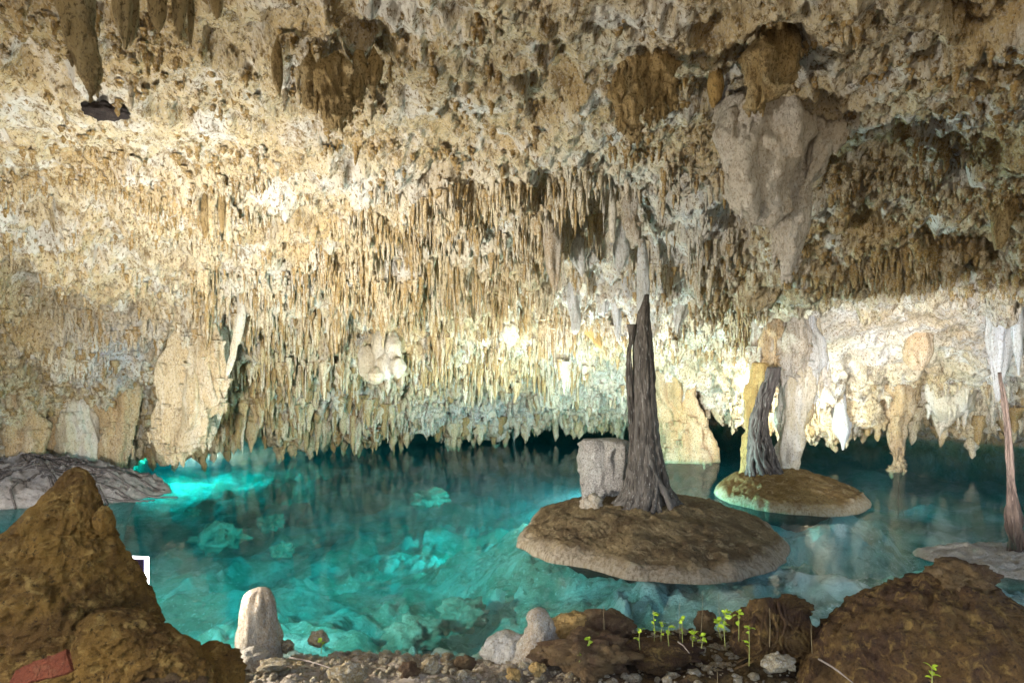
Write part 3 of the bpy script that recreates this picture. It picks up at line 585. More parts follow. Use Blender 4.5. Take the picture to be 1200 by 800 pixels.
def hanger(x0, y0, prof, mat, label, name='stalactite', cat='stalactite', n=32, flat=.85, flute=0, famp=0, nz=.03, ns=7, seed=0, d=None, vs=.4, drips=0):
    d = d or roof_at(x0, y0)[1] + .04
    return column(name, [(x0, y0 - 30, prof[0][2] * .35), (x0, y0 - 16, prof[0][2] * .75), (x0, y0 - 4, prof[0][2] * 1.0)] + prof, d, M[mat], label, cat, n, flat, flute, famp, nz, ns, seed, 44, vs, None, drips)
hanger(985, 478, [(985,482,6),(986,494,10),(987,506,10),(988,513,6),(988,520,2),(988,527,1.2)], 'blue', 'bluish bulging stalactite with thin dripping tip over the dark water', d=10.6)
hanger(1003, 480, [(1003,484,6),(1003,498,4),(1003,508,1)], 'pale', 'short pointed stalactite just right of the bluish bulging one', d=10.7)
hanger(946, 470, [(946,474,9),(945,486,8),(943,495,5),(942,500,1)], 'tan', 'pinkish blunt stalactite under the right end of the canopy', d=9.2)
hanger(1098, 470, [(1098,476,9),(1099,490,6),(1101,502,4),(1101,511,1)], 'pale', 'pale narrow stalactite between thin column and dark far wall', d=10.5)
hanger(1115, 455, [(1114,465,24),(1113,480,20),(1110,492,11),(1108,500,3)], 'pale', 'broad cream flowstone bulge above the dark far water', 'flowstone', 'flowstone', d=10.3, nz=.14, ns=3, drips=24)
hanger(646, 225, [(647,235,9),(647,262,10),(648,290,9),(649,315,8),(650,330,5),(651,341,1)], 'pinkgrey', 'long fluted grey stalactite with a double ridge, mid ceiling', flute=4, famp=.16, d=5.6)
hanger(631, 210, [(631,225,6),(630,250,6),(629,268,5),(629,275,3)], 'tan', 'brown broken stalactite just left of the long grey one', d=5.6)
hanger(706, 215, [(706,222,4),(707,245,3),(707,266,2),(707,274,.6)], 'pinkgrey', 'slim straight stalactite hanging before the dark pocket, longer left one', d=5.35)
hanger(718, 220, [(718,228,3),(718,250,2.6),(718,275,2),(718,284,1)], 'pale', 'needle-thin pale stalactite hanging before the dark pocket, right of the slim one', d=5.3)
hanger(740, 248, [(741,256,9),(741,266,10),(742,278,9),(742,286,6),(742,290,2)], 'pinkgrey', 'stubby grey-brown block hanging at the right of the dark pocket', d=5.75, nz=.06, drips=8)
hanger(676, 285, [(676,290,9),(678,302,8),(680,315,5),(682,324,1)], 'blue', 'white pointed formation below the dark pocket, left one', d=6.3)
hanger(728, 285, [(729,292,9),(728,302,8),(726,315,5),(726,322,1)], 'blue', 'white pointed formation below the dark pocket, right one', d=6.3)
hanger(752, 310, [(752,328,6),(752,345,7),(752,358,6.5),(753,370,4),(754,382,1)], 'blue', 'bluish white stalactite meeting the top of the tall trunk', d=6.1, flute=5, famp=.1)
hanger(690, 372, [(690,378,13),(692,385,13),(698,396,7),(702,404,5),(703,408,1)], 'ochre', 'orange-brown hanging flap left of the tall trunk', 'flowstone', 'flowstone', d=8.6, flat=.4)
for x, yb, w_, l in [(672,392,7,'leftmost'),(722,400,6,'rightmost'),(706,372,6,'middle')]:
    hanger(x, 340, [(x,350,w_),(x+1,368,w_*.9),(x+1,yb-8,w_*.6),(x+2,yb,1)], 'blue', 'bluish white fluted stalactite above the orange-brown flap, %s of three' % l, d=7.4, flute=5, famp=.15)
hanger(800, 330, [(800,345,9),(798,365,8),(795,380,5),(794,390,1)], 'blue', 'bluish white stalactite just right of the tall trunk top', d=7.2, flute=5, famp=.15)
# white draperies and bulbs on the slope
hanger(228, 375, [(229,390,24),(230,420,31),(226,460,32),(214,490,26),(206,515,20),(202,530,12),(201,538,3)], 'cream', 'broad cream drapery hanging to the water on the left', 'drapery', 'drapery', d=roof_at(228, 375)[1] + .16, n=120, flat=.42, flute=13, famp=.07, nz=.26, ns=5, vs=.10, drips=150)
hanger(258, 400, [(258,420,10),(258,460,9),(250,495,8),(247,510,3)], 'pale', 'narrow white fold on the right edge of the broad drapery', 'drapery', 'drapery', flat=.5, flute=5, famp=.1, nz=.05)
hanger(283, 355, [(282,372,5),(276,400,5),(270,425,4),(266,440,1)], 'pale', 'pale green-edged rib slanting above the fringe right of the drapery', 'drapery', 'drapery', flat=.7)
hanger(190, 470, [(188,485,14),(187,505,12),(188,525,9),(190,540,7),(191,546,3)], 'tan', 'brown stalactite dipping into water left of the cream drapery', d=10.2)
hanger(295, 490, [(295,500,9),(294,512,6),(294,522,3),(294,530,1)], 'tan', 'longest brown stalactite over the water right of the cream drapery', d=11.0)
for x, yb, w_, l in [(350,520,10,'left'),(372,518,7,'right')]:
    hanger(x, 470, [(x,480,w_),(x,500,w_*.8),(x,yb-6,w_*.5),(x,yb,1)], 'tan', 'tan stalactite over the water in the left-middle fringe, %s of a pair' % l, d=12.0)
fl = thing('flowstone_bulbs', at(448, 385, 9.3), 'cluster of cream flowstone bulbs bulging from the stalactite slope', 'flowstone')
for i, (x, y, w_, h_) in enumerate([(431, 425, 12, 20), (446, 405, 10, 25), (460, 410, 11, 20), (452, 430, 12, 16), (466, 430, 9, 12), (440, 440, 9, 10)]):
    dz = 9.2 - .06 * i; part('bulb', ball(at(x, y, dz), (w_ * dz / F, .16, h_ * dz / F), 28, 20, .22, 1.6, i), M['pale'], fl)
single('flowstone_bulb', ball(at(492, 385, 9.2), (.12, .12, .17), 24, 18, .22, 1.6, 11), M['pale'], at(492, 385, 9.2), 'small cream bulb above right of the bulb cluster', 'flowstone')
single('flowstone_bulb', ball(at(598, 384, 9.2), (.19, .16, .24), 24, 18, .30, 1.5, 14), M['pale'], at(598, 384, 9.2), 'lone pale lump in the middle of the stalactite slope', 'flowstone')
# left wall: pillars of flowstone down to the shelf
column('flowstone_pillar', [(96,565,24),(95,545,25),(93,520,24),(90,500,22),(88,480,20),(86,462,18),(84,440,16)], roof_at(88, 468)[1] + .14, M['pale'], 'fluted pale flowstone pillar at the left behind the shelf', 'pillar', 56, .7, 12, .08, .10, 4, 22, vs=.25, drips=30)
column('flowstone_pillar', [(30,560,18),(30,535,19),(28,510,18),(24,488,15),(20,470,14),(18,450,12)], roof_at(22, 475)[1] + .14, M['tan'], 'smooth orange-tan flowstone pillar at the left edge', 'pillar', 48, .7, 5, .10, .2, 3.5, 23, drips=24)
column('flowstone_pillar', [(62,560,10),(61,535,11),(60,510,10),(64,492,8),(66,480,8),(66,455,8)], roof_at(64, 480)[1] + .14, M['tan'], 'narrow orange-tan pillar between the left edge pillar and fluted one', 'pillar', 36, .7, 5, .08, .10, 4, 24, drips=10)
column('flowstone_pillar', [(134,560,14),(134,540,16),(136,515,19),(138,490,22),(140,470,22),(142,450,20)], roof_at(138, 475)[1] + .14, M['tan'], 'shaded brown flowstone pillar right of the fluted pale one', 'pillar', 44, .7, 8, .08, .14, 3, 25, drips=24)
hanger(1172, 345, [(1172,365,14),(1172,395,15),(1171,425,11),(1170,448,7),(1170,470,1)], 'blue', 'white fluted drapery behind the thin leaning root', 'drapery', 'drapery', d=7.9, flat=.5, flute=8, famp=.12, nz=.05)
hanger(1192, 340, [(1192,360,8),(1193,390,7),(1194,420,4),(1194,440,1)], 'blue', 'narrow white drapery fold at the right edge', 'drapery', 'drapery', d=7.7, flat=.6, flute=5, famp=.12)
hanger(1078, 395, [(1078,402,14),(1077,412,15),(1076,424,12),(1077,434,5)], 'tan', 'tan bell-shaped swelling on the pale right wall', 'flowstone', 'flowstone', d=9.0, nz=.05)
hanger(1158, 375, [(1158,380,7),(1158,386,7),(1158,392,3)], 'ochre', 'small orange knob high on the pale right wall', 'flowstone', 'flowstone', d=8.4)
hanger(1176, 240, [(1176,252,12),(1173,268,10),(1171,282,8),(1171,292,4)], 'brownstal', 'blunt dark brown stalactite near the right edge', d=4.6)
hanger(1000, 300, [(1000,312,5),(1001,330,3),(1001,338,1)], 'brownstal', 'short brown stalactite on the dark ridge, right side', d=5.7)
# big hanging formation, upper right
bf = thing('hanging_formation', at(900, 130, 4.0), 'huge rosy grey lobed flowstone mass hanging from the upper right ceiling', 'hanging flowstone')
for i, (prof, d, nz) in enumerate([
    ([(900,118,52),(895,150,50),(893,185,42),(894,215,33),(898,245,24),(901,262,12),(902,268,2)], 3.72, .045),
    ([(862,132,20),(860,165,22),(866,200,22),(874,235,15),(882,255,6),(885,262,1)], 3.65, .035),
    ([(955,105,16),(952,130,34),(948,160,36),(940,190,26),(934,220,16),(926,240,8)], 3.85, .055),
    ([(925,180,22),(928,220,22),(926,260,19),(924,295,15),(923,318,9),(922,332,2)], 3.85, .035),
    ([(985,112,12),(978,135,20),(962,170,16),(945,205,10),(936,232,3)], 3.7, .045),
    ([(878,118,24),(884,132,34),(882,150,26),(880,165,10)], 3.62, .045)]):
    column('lobe', prof, d - .08, M['rosy'], None, None, 90, .8, 3, .05, nz * 1.9, 5, i * 3, 80, .6, bf, 6)
hanger(905, 40, [(905,60,18),(902,80,22),(898,100,20),(892,118,11),(886,128,3)], 'brownstal', 'brown-hollowed bell-shaped stalactite above the huge lobed mass', n=60, d=3.05, nz=.10, ns=10, drips=14)
hanger(838, 78, [(838,88,10),(838,104,10),(837,118,8),(836,126,3)], 'ochre', 'stubby ochre stalactite left of the bell-shaped one', d=3.3)
hanger(803, 70, [(803,80,8),(803,94,7),(803,104,3)], 'ochre', 'small ochre knob hanging beside brown toothed cluster, upper right', d=3.3)
bc = thing('stalactite_cluster', at(745, 80, 3.35), 'brown toothed rock cluster hanging in the upper middle ceiling', 'stalactite')
for i, (x, yt, yb, w_) in enumerate([(742, 86, 166, 11), (759, 80, 140, 11), (774, 82, 132, 9), (726, 88, 148, 6), (788, 86, 122, 7)]):
    column('tooth', [(x, yt - 14, w_ * 1.3), (x, yt + 6, w_ * 1.2), (x, (yt + yb) / 2, w_ * .9), (x, yb - 8, w_ * .45), (x, yb, w_ * .08)], 3.1, M['brownstal'], None, None, 60, .8, 0, 0, .06, 11, i + 40, 60, .5, bc, 20)
# near stalactites, upper left
hanger(92, -14, [(92,8,17),(94,40,15),(97,70,15),(103,95,13),(108,106,6),(110,112,1)], 'brownstal', 'thick long brown stalactite at the upper left', d=2.1, nz=.03, ns=9, drips=10)
hanger(140, -20, [(141,0,11),(143,25,10),(145,45,6),(146,58,2)], 'brownstal', 'fluted brown stalactite next to the thick long one, upper left', d=2.08, flute=5, famp=.15, nz=.015)
hanger(152, -12, [(153,5,8),(153,30,7),(152,48,4),(152,54,1)], 'brownstal', 'shorter fluted brown stalactite close behind, upper left', d=2.15, flute=4, famp=.15, nz=.015)
hanger(184, -14, [(184,0,10),(185,20,8),(186,32,4),(186,38,1)], 'brownstal', 'blunt brown stalactite at the top edge, third from left', d=2.15, nz=.015)
hanger(210, -5, [(210,12,8),(211,32,7),(210,48,4),(210,58,1)], 'brownstal', 'pointed brown stalactite at the top edge, fourth from left', d=2.2, nz=.015)
hanger(224, 15, [(224,30,4),(223,45,3),(223,53,1)], 'brownstal', 'small thin brown stalactite right of the fourth top-edge one', d=2.3, nz=.01)
hanger(254, -6, [(254,5,8),(254,15,6),(254,23,1)], 'brownstal', 'short stub stalactite at the top edge, right of the pointed one', d=2.25, nz=.01)
hanger(325, 72, [(325,80,8),(327,98,7),(328,112,3),(328,120,1)], 'brownstal', 'lone brown double stalactite left of the upper brown bunch', d=2.9, nz=.02)
hanger(397, 92, [(397,104,20),(396,124,15),(392,142,8),(390,152,2)], 'brownstal', 'broad brown conical stalactite under the upper brown bunch', n=50, d=3.05, nz=.09, ns=12, drips=26)
for i, (x, y, yb, w_) in enumerate([(362, 82, 128, 7), (376, 88, 140, 7), (420, 90, 126, 9), (438, 84, 112, 8)]):
    hanger(x, y, [(x, y + 8, w_), (x, (y + yb) / 2, w_ * .8), (x, yb - 6, w_ * .4), (x, yb, 1)], 'brownstal', 'brown stalactite in the upper brown bunch, %s of four from the left' % ('first', 'second', 'third', 'fourth')[i], d=3.05, nz=.03, ns=11, seed=i, drips=6)
for i, (x, y, yb) in enumerate([(205, 218, 254), (214, 220, 252), (229, 222, 256), (240, 248, 280), (248, 226, 284), (260, 226, 274), (268, 256, 286)]):
    hanger(x, y, [(x, y + 6, 4.2), (x, (y + yb) / 2, 3.6), (x, yb - 5, 2.4), (x, yb, .6)], 'brownstal' if i % 2 else 'stal', 'olive-brown finger stalactite on the pale left ceiling, %s of seven from the left' % ('first', 'second', 'third', 'fourth', 'fifth', 'sixth', 'seventh')[i], d=5.1, nz=.015, seed=i, n=16)
# dark rock ledge in the left ceiling
p0 = roof_at(132, 132)
single('dark_rock_flake', ball(p0 + np.array((0, -.02, -.02)), (.13, .10, .045), 36, 20, .35, 1.8, 5, sharp=.2), M['flake'], p0, 'black rock flake stuck to the upper left ceiling', 'rock')

# ------------------------------------------------------------------ sunken rocks
for i, (x, y, z, r, l) in enumerate([(256, 630, -.35, (.30, .22, .16), 'large pale green sunken boulder in the left water'), (503, 584, -.30, (.34, .22, .16), 'sunken turquoise boulder beyond the middle of the pool'),
        (330, 645, -.45, (.14, .12, .09), 'small sunken stone beside the pale green boulder'), (485, 745, -.42, (.24, .18, .13), 'sunken rock heap close to the near shore'), (545, 720, -.42, (.22, .18, .12), 'sunken rock right of the near shore heap'),
        (318, 612, -.5, (.2, .16, .12), 'dim sunken rock behind the pale green boulder'), (620, 690, -.45, (.3, .22, .12), 'flat sunken rock between shore and large island'), (225, 600, -.4, (.12, .1, .08), 'tiny sunken stone left behind the pale green boulder')]):
    c = onz(x, y, z - .15)
    single('sunken_rock', ball(c, r, 48, 32, .6, 1.7, i * 2 + 30, sharp=.15), M['bedrock'], c, l, 'sunken rock')

# ------------------------------------------------------------------ near shore
def rock(name, x, y, d, r, mat, label, seed, nz=.3, ns=1.4, n=44, m=30, cat='rock', sharp=.1):
    c = at(x, y, d); return single(name, ball(c, r, n, m, nz, ns, seed, sharp=sharp), M[mat], (c[0], c[1], c[2] - r[2] * .8), label, cat)
# big mossy stalagmite at the left
ls = thing('stalagmite', (at(70, 800, 2.15)[0], 2.15, .2), 'big ochre mossy stalagmite in the left foreground', 'stalagmite')
d = 2.15
def mossy(prof, dd_, seed, nz=.05, ns=4.5, flat=.75, n=190, m=170):
    pr = np.array([(*at(x, y, dd_), w_ * dd_ / F) for x, y, w_ in prof]); c = curve(pr, m)
    V, Fl = tube(c[:, :3], c[:, 3], n, 3, .05, nz, ns, flat, 0, True, seed, .9)
    g = .010 * fbm(V * 13 + seed, 4) - .022 * sstep(.2, .42, fbm(V * 12 + 50 + seed, 3)) - .014 * sstep(.1, .35, fbm(V * 34 + 9, 2)) + .008 * ridged(V * np.array((30, 30, 14)), 3); dv = V - np.vstack([np.repeat(c[None, :, :3], n, 0).reshape(-1, 3), c[0, :3], c[-1, :3]])
    V = V + dv / (np.linalg.norm(dv, axis=1, keepdims=True) + .02) * g[:, None]; return V, Fl
part('body', mossy([(60,960,200),(58,880,178),(52,800,148),(42,760,134),(42,720,118),(54,680,94),(64,640,68),(76,605,44),(84,578,26),(88,562,16),(90,551,9),(90,547,2)], d, 1, .028), M['moss'], ls)
part('shoulder', mossy([(175,860,85),(170,800,75),(165,770,62),(150,745,48),(130,725,38),(122,715,10)], 2.02, 5, .04), M['moss'], ls)
part('knob', ball(at(122, 610, 2.12), (.034, .035, .05), 28, 20, .3, 1.5, 2), M['moss'], ls)
rock('rock', 232, 795, 2.25, (.19, .16, .11), 'moss', 'rounded dark ochre rock at the foot of the big stalagmite', 3, .25, 1.6)
rock('rock', 175, 806, 1.95, (.16, .13, .07), 'soilrock', 'brown rounded rock at the bottom edge beside the big stalagmite', 4)
# red clay shard
cl = at(50, 786, 1.62); a = math.radians(20)
vs = []
for i in range(14):
    t = i / 13; x = (t - .5) * .16
    for y_, z_ in ((-.03, 0), (.03, .0), (.03, .016), (-.03, .016)):
        hw = (.75 + .35 * t + .1 * math.sin(i * 2.3)); vs.append((x + .012 * math.sin(i * 1.7 + y_ * 40), y_ * hw, z_ * .8 + .006 * (1 - (2 * t - 1) ** 2)))
fs = [[i * 4 + k, i * 4 + (k + 1) % 4, i * 4 + 4 + (k + 1) % 4, i * 4 + 4 + k] for i in range(13) for k in range(4)] + [[3, 2, 1, 0], [52, 53, 54, 55]]
sh = put('clay_shard', mesh('clay_shard', vs, fs, M['clay'], False), None, 'curved red clay shard lying against the big stalagmite', 'shard')
sh.location = tuple(cl); sh.rotation_euler = (math.radians(55), math.radians(-18), math.radians(6))

# LED lamp panel on a stand: frame, lit strips, louvre, stand with feet
def lamp_panel(loc, yaw, tilt, label, power, size=.15, ground=None, spread=160, color=(1, .96, .88)):
    o = thing('lamp_panel', loc, label, 'lamp'); o.rotation_euler = (0, 0, yaw)
    def box(name, c, s, mat, par=o):
        cx_, cy_, cz_ = c; sx, sy, sz = (k / 2 for k in s)
        v = [(cx_ + i * sx, cy_ + j * sy, cz_ + k * sz) for k in (-1, 1) for i, j in ((-1, -1), (1, -1), (1, 1), (-1, 1))]
        return put(name, mesh(name, v, [[0, 3, 2, 1], [4, 5, 6, 7], [0, 1, 5, 4], [1, 2, 6, 5], [2, 3, 7, 6], [3, 0, 4, 7]], mat, False), par)
    s = size
    box('housing', (0, .006, 0), (s, .012, s), M['lampframe'])
    for sx in (-1, 1):
        box('led_strip', (sx * (s / 2 + .004), -.002, 0), (.005, .02, s + .013), M['led'])
        box('led_strip', (0, -.002, sx * (s / 2 + .004)), (s, .02, .005), M['led'])
    box('hinge', (-s / 2 - .009, 0, .0), (.004, .010, .012), M['led'])
    if ground is not None:
        hgt = loc[2] - s / 2 - ground
        box('stand', (0, .02, -s / 2 - hgt / 2), (.012, .012, hgt), M['black'])
        for k in range(3):
            an = k * 2.094; put('foot', mesh('foot', *tube([(0, .02, -s / 2 - hgt * .6), (math.cos(an) * .09, .02 + math.sin(an) * .09, -s / 2 - hgt)], [.005, .005], 8), M['black'], True), o)
    li = bpy.data.lights.new('lamp_light', 'AREA'); li.shape = 'SQUARE'; li.size = s; li.energy = power; li.color = color; li.spread = math.radians(spread)
    lo = bpy.data.objects.new('lamp_light', li); COL.objects.link(lo); lo.parent = o
    return o, lo
def aim(lo, root, target, off):
    # the light sits in front of the panel and shines towards the target
    R = Matrix.Rotation(root.rotation_euler.z, 3, 'Z'); L = Vector(root.location)
    d_ = (Vector(target) - L).normalized(); p_ = L + d_ * off
    lo.location = R.inverted() @ (p_ - L)
    lo.rotation_euler = (R.inverted().to_4x4() @ (-d_).to_track_quat('Z', 'Y').to_matrix().to_4x4()).to_euler()
lp = at(154, 672, 2.55)
o, lo = lamp_panel(lp, math.radians(172), 0, 'white-edged LED lamp panel glowing behind the big stalagmite', 2.0, .14, gz_at(lp[0], lp[1]))
aim(lo, o, (.2, 10.0, 3.0), .06)
lp = at(52, 668, 2.85)
o, lo = lamp_panel(lp, math.radians(172), 0, 'added strong lamp panel with an added light flap, hidden behind the big stalagmite', LAMP_MAIN, .18, gz_at(lp[0], lp[1]), 150)  # added beside the visible lamp; carries most of the light from the left
aim(lo, o, (-2.6, 9.5, 2.3), .06)
lp2 = at(30, 690, 2.8)
o2, lo2 = lamp_panel(lp2, math.radians(150), 0, 'added upward-facing lamp panel hidden behind the big stalagmite', 42.0, .18, gz_at(lp2[0], lp2[1]), 178)  # added to brighten the upper ceiling from the left
aim(lo2, o2, (1.8, 4.8, 3.6), .06)
Rz = Matrix.Rotation(-o.rotation_euler.z, 3, 'Z'); fv = [Rz @ Vector(v) for v in ((-.2, -.02, -.10), (.2, -.02, -.10), (.26, .2, -.10), (-.2, .2, -.10))]; fv = [tuple(v) for v in fv] + [(v.x, v.y, v.z - .003) for v in fv]
put('added_light_flap', mesh('added_light_flap', fv, [[0, 1, 2, 3], [7, 6, 5, 4], [0, 4, 5, 1], [1, 5, 6, 2], [2, 6, 7, 3], [3, 7, 4, 0]], M['black'], False), o)  # flap added to keep the strong light off the shore stalagmite
lp = at(712, 560, 7.05)
o, lo = lamp_panel(lp, math.radians(150), 0, 'lamp panel standing behind the grey stone stump on the large island', LAMP_STUMP, .15, .12, 178)
aim(lo, o, (.6, 13.0, 3.2), .06)
lp = at(906, 530, 9.5)
o, lo = lamp_panel(lp, math.radians(200), 0, 'lamp panel standing behind the grey root trunk on the far island', LAMP_RIGHT, .15, -.6, 178)
aim(lo, o, (5.6, 13.0, 2.6), .06)

lp = at(1118, 694, 3.15)
o, lo = lamp_panel(lp, math.radians(220), 0, 'added lamp panel standing behind the dark mound boulder, right foreground', 16.0, .15, gz_at(lp[0], lp[1]), 46, (.97, .96, 1))  # added to brighten the right side of the cave
aim(lo, o, (9.5, 14.0, 3.6), .06)
lp = at(1052, 512, 12.0)
o, lo = lamp_panel(lp, math.radians(220), 0, 'added small lamp panel standing in the water behind the thin tan column', 12.0, .12, -1.2, 178, (.9, .85, 1))  # added to light the far right wall
aim(lo, o, (14.5, 16.5, .9), .05)
def added_sunken_lamp(c, label, power):  # lamp added under water to make the pool glow turquoise
    o = thing('added_sunken_lamp', c, label, 'lamp')
    part('body', tube([c + np.array((0, 0, -.09)), c + np.array((0, 0, -.02))], [.05, .045], 16), M['black'], o)
    part('lens', ball(c, (.045, .045, .03), 16, 10, 0.0), M['lens'], o)
    li = bpy.data.lights.new('lamp_light', 'POINT'); li.shadow_soft_size = .06; li.energy = power; li.color = (.95, 1, 1)
    lo = bpy.data.objects.new('lamp_light', li); COL.objects.link(lo); lo.parent = o; lo.location = (0, 0, .10)
added_sunken_lamp(np.array((1.12, 8.3, -.32)), 'added lamp under water behind the left end of the large island', LAMP_SUNK)
added_sunken_lamp(np.array((-8.9, 15.8, -.35)), 'added lamp under water behind the cream drapery', LAMP_SUNK)
# stalagmites and stones along the shore
st = thing('stalagmite', (at(303, 765, 3.05)[0], 3.05, .1), 'round-topped pale stalagmite on the near shore, left of middle', 'stalagmite')
column('body', [(303,775,25),(302,760,24),(302,745,22),(303,725,20),(303,710,19),(304,700,18),(304,694,15),(305,690,10),(305,689,2)], 3.05, M['stub'], None, None, 44, .8, 9, .03, .022, 9, 3, 50, .4, st)
column('side_knob', [(323,762,7),(324,745,7),(324,732,6),(324,726,2)], 3.08, M['stone'], None, None, 20, .8, 0, 0, .02, 14, 5, 16, .6, st)
rock('stone', 298, 772, 2.86, (.075, .06, .055), 'stub', 'rounded pinkish stone in front of the pale stalagmite', 11, cat='stone')
for i, (x, y, d_, r, mt, l) in enumerate([(335, 757, 3.1, (.04, .03, .035), 'stone', 'small angular cream stone just right of the pale stalagmite'), (372, 749, 3.15, (.055, .04, .04), 'stone', 'angular tan stone with a green leaf on the shore edge'),
        (258, 762, 3.0, (.04, .035, .035), 'stub', 'rounded pale stone left of the pale stalagmite'), (320, 778, 2.8, (.07, .05, .025), 'stone', 'flat cream stone below the pale stalagmite'), (405, 790, 2.7, (.08, .05, .05), 'stone', 'mottled grey stone at the bottom edge, left of middle'),
        (480, 783, 2.75, (.05, .04, .03), 'soilrock', 'brown clod on the gravel shore, left of the cone'), (505, 780, 2.8, (.05, .04, .035), 'stone', 'small brown-grey stone on the gravel shore'), (602, 790, 2.65, (.035, .03, .025), 'ochre', 'small orange stone below the cone stalagmite, left one'),
        (630, 783, 2.68, (.04, .03, .03), 'ochre', 'small orange stone below the cone stalagmite, right one'), (690, 792, 2.6, (.045, .04, .03), 'soilrock', 'brown stone at the bottom edge, middle'), (912, 776, 2.55, (.065, .05, .035), 'stone', 'smooth grey-brown pebble below the dark root boulder'),
        (545, 776, 2.85, (.05, .04, .035), 'soilrock', 'dark lump on the shore edge left of the pale slab'), (720, 768, 2.75, (.06, .045, .04), 'soilrock', 'brown stone beneath the tan boulder'), (640, 768, 2.9, (.08, .05, .045), 'soilrock', 'dark rock at the foot of the cone stalagmite')]):
    rock('stone', x, y, d_, r, mt, l, i + 50, .5, 1.3, 26, 18, 'stone', .25)
rock('slab', 600, 762, 3.2, (.17, .14, .10), 'pale', 'pale smooth slab at the water beside the cone stalagmite', 17, .2, 1.2, cat='stone')
column('stalagmite', [(632,790,40),(633,770,32),(634,750,24),(633,730,16),(631,718,10),(630,712,3)], 3.05, M['stub'], 'pointed pinkish cone stalagmite at the middle of the shore', 'stalagmite', 44, .8, 0, 0, .035, 10, 9, 44, .8)
rock('boulder', 672, 735, 3.2, (.12, .12, .08), 'ochre', 'rounded tan boulder right of the cone stalagmite', 19, .3, 1.5)
rock('boulder', 708, 735, 3.15, (.15, .13, .09), 'soilrock', 'brown rounded boulder beside the tan one', 20, .3, 1.5)
rock('boulder', 690, 765, 2.85, (.22, .14, .09), 'soilrock', 'low dark brown boulder in front of the tan one', 24, .45, 1.8)
rock('boulder', 770, 765, 2.9, (.20, .12, .06), 'mound', 'low dark soil hump behind the seedlings', 27, .45, 1.8)
rock('boulder', 826, 728, 3.15, (.06, .05, .06), 'soilrock', 'small brown rock beside seedlings left of root boulder', 28, .35, 1.5)
rb = thing('root_boulder', at(905, 770, 2.85), 'dark fibrous root boulder behind the bright seedlings', 'boulder')
part('body', ball(at(905, 740, 2.85), (.20, .16, .16), 70, 50, .28, 1.8, 31, sharp=.12), M['mound'], rb)
part('cap', ball(at(925, 712, 2.88), (.10, .09, .055), 50, 36, .35, 1.8, 33, sharp=.15), M['mound'], rb)
r_ = np.random.default_rng(55)
for k in range(16):
    x = r_.uniform(872, 940); y = r_.uniform(700, 720); p = [at(x, y, 2.78), at(x + r_.normal() * 12, y + 20, 2.70), at(x + r_.normal() * 18, y + 45, 2.66), at(x + r_.normal() * 24, y + 66, 2.68)]
    part('root', tube(curve(p, 12), np.linspace(.010, .004, 12), 6, nz=.004, ns=30), M['mound'], rb)
rm = thing('mound_boulder', (at(1110, 800, 2.5)[0], 2.5, .2), 'large dark brown mound boulder filling the right foreground', 'boulder')
def hull(pts, d_, dep, seed, n=120, m=80, nz=.05):
    """a boulder whose skyline follows photo points (x, row); rounded back to front"""
    pts = np.array(pts, float); xs_ = np.linspace(pts[0, 0], pts[-1, 0], n); top = np.interp(xs_, pts[:, 0], pts[:, 1]); top = smooth0(top, 3)
    V = np.zeros((n, m, 3)); b = np.linspace(-.12, 1.0, m) * math.pi
    for i, (x, y) in enumerate(zip(xs_, top)):
        c = at(x, y, d_); e = math.sin(math.pi * np.clip((i + 1) / (n + 1), .02, .98)) ** .5; h = max(c[2] + .05, .05)
        V[i, :, 0] = c[0]; V[i, :, 1] = d_ - np.cos(b) * dep * e * -1 * -1; V[i, :, 2] = -.05 + np.sin(b) * h
    V[..., 1] = V[..., 1]
    q = V.copy(); N_ = normals(V)
    V = V + N_ * (.6 * nz * fbm(q * 3.2 + seed, 4) - .03 + .035 * np.abs(fbm(q * 8 + seed, 3)) + .014 * fbm(q * 28, 3))[..., None]
    return V.reshape(-1, 3), grid_faces(n, m)
part('body', hull([(940, 800), (962, 752), (985, 732), (1010, 716), (1040, 700), (1070, 686), (1100, 677), (1130, 673), (1160, 680), (1190, 698), (1230, 722), (1300, 760), (1340, 800)], 2.55, .62, 3, 150, 110), M['mound'], rm)
part('cap', ball(at(1128, 676, 2.55), (.125, .12, .07), 60, 40, .35, 1.7, 41, sharp=.12), M['soilrock'], rm)

# loose gravel along the shore, too fine to count
VV, FF, n0 = [], [], 0
for k in range(3600):
    x = rng.uniform(-1.7, 2.2) if k % 3 else rng.uniform(-1.6, .6); y = rng.uniform(2.3, float(np.interp(x, shx, shy)) - .02); s = .005 + .026 * rng.random() ** 4
    V, f_ = ball((x, y, gz_at(x, y) + s * .2), (s * rng.uniform(.8, 1.5), s, s * .7), 7, 5, .5, 1.2, k, oct=2); VV.append(V); FF.append(f_ + n0); n0 += len(V)
put('gravel', mesh('gravel', np.vstack(VV), np.vstack(FF), M['stone'], True), None, kind='stuff', label='loose gravel and clods on the near shore', cat='gravel')

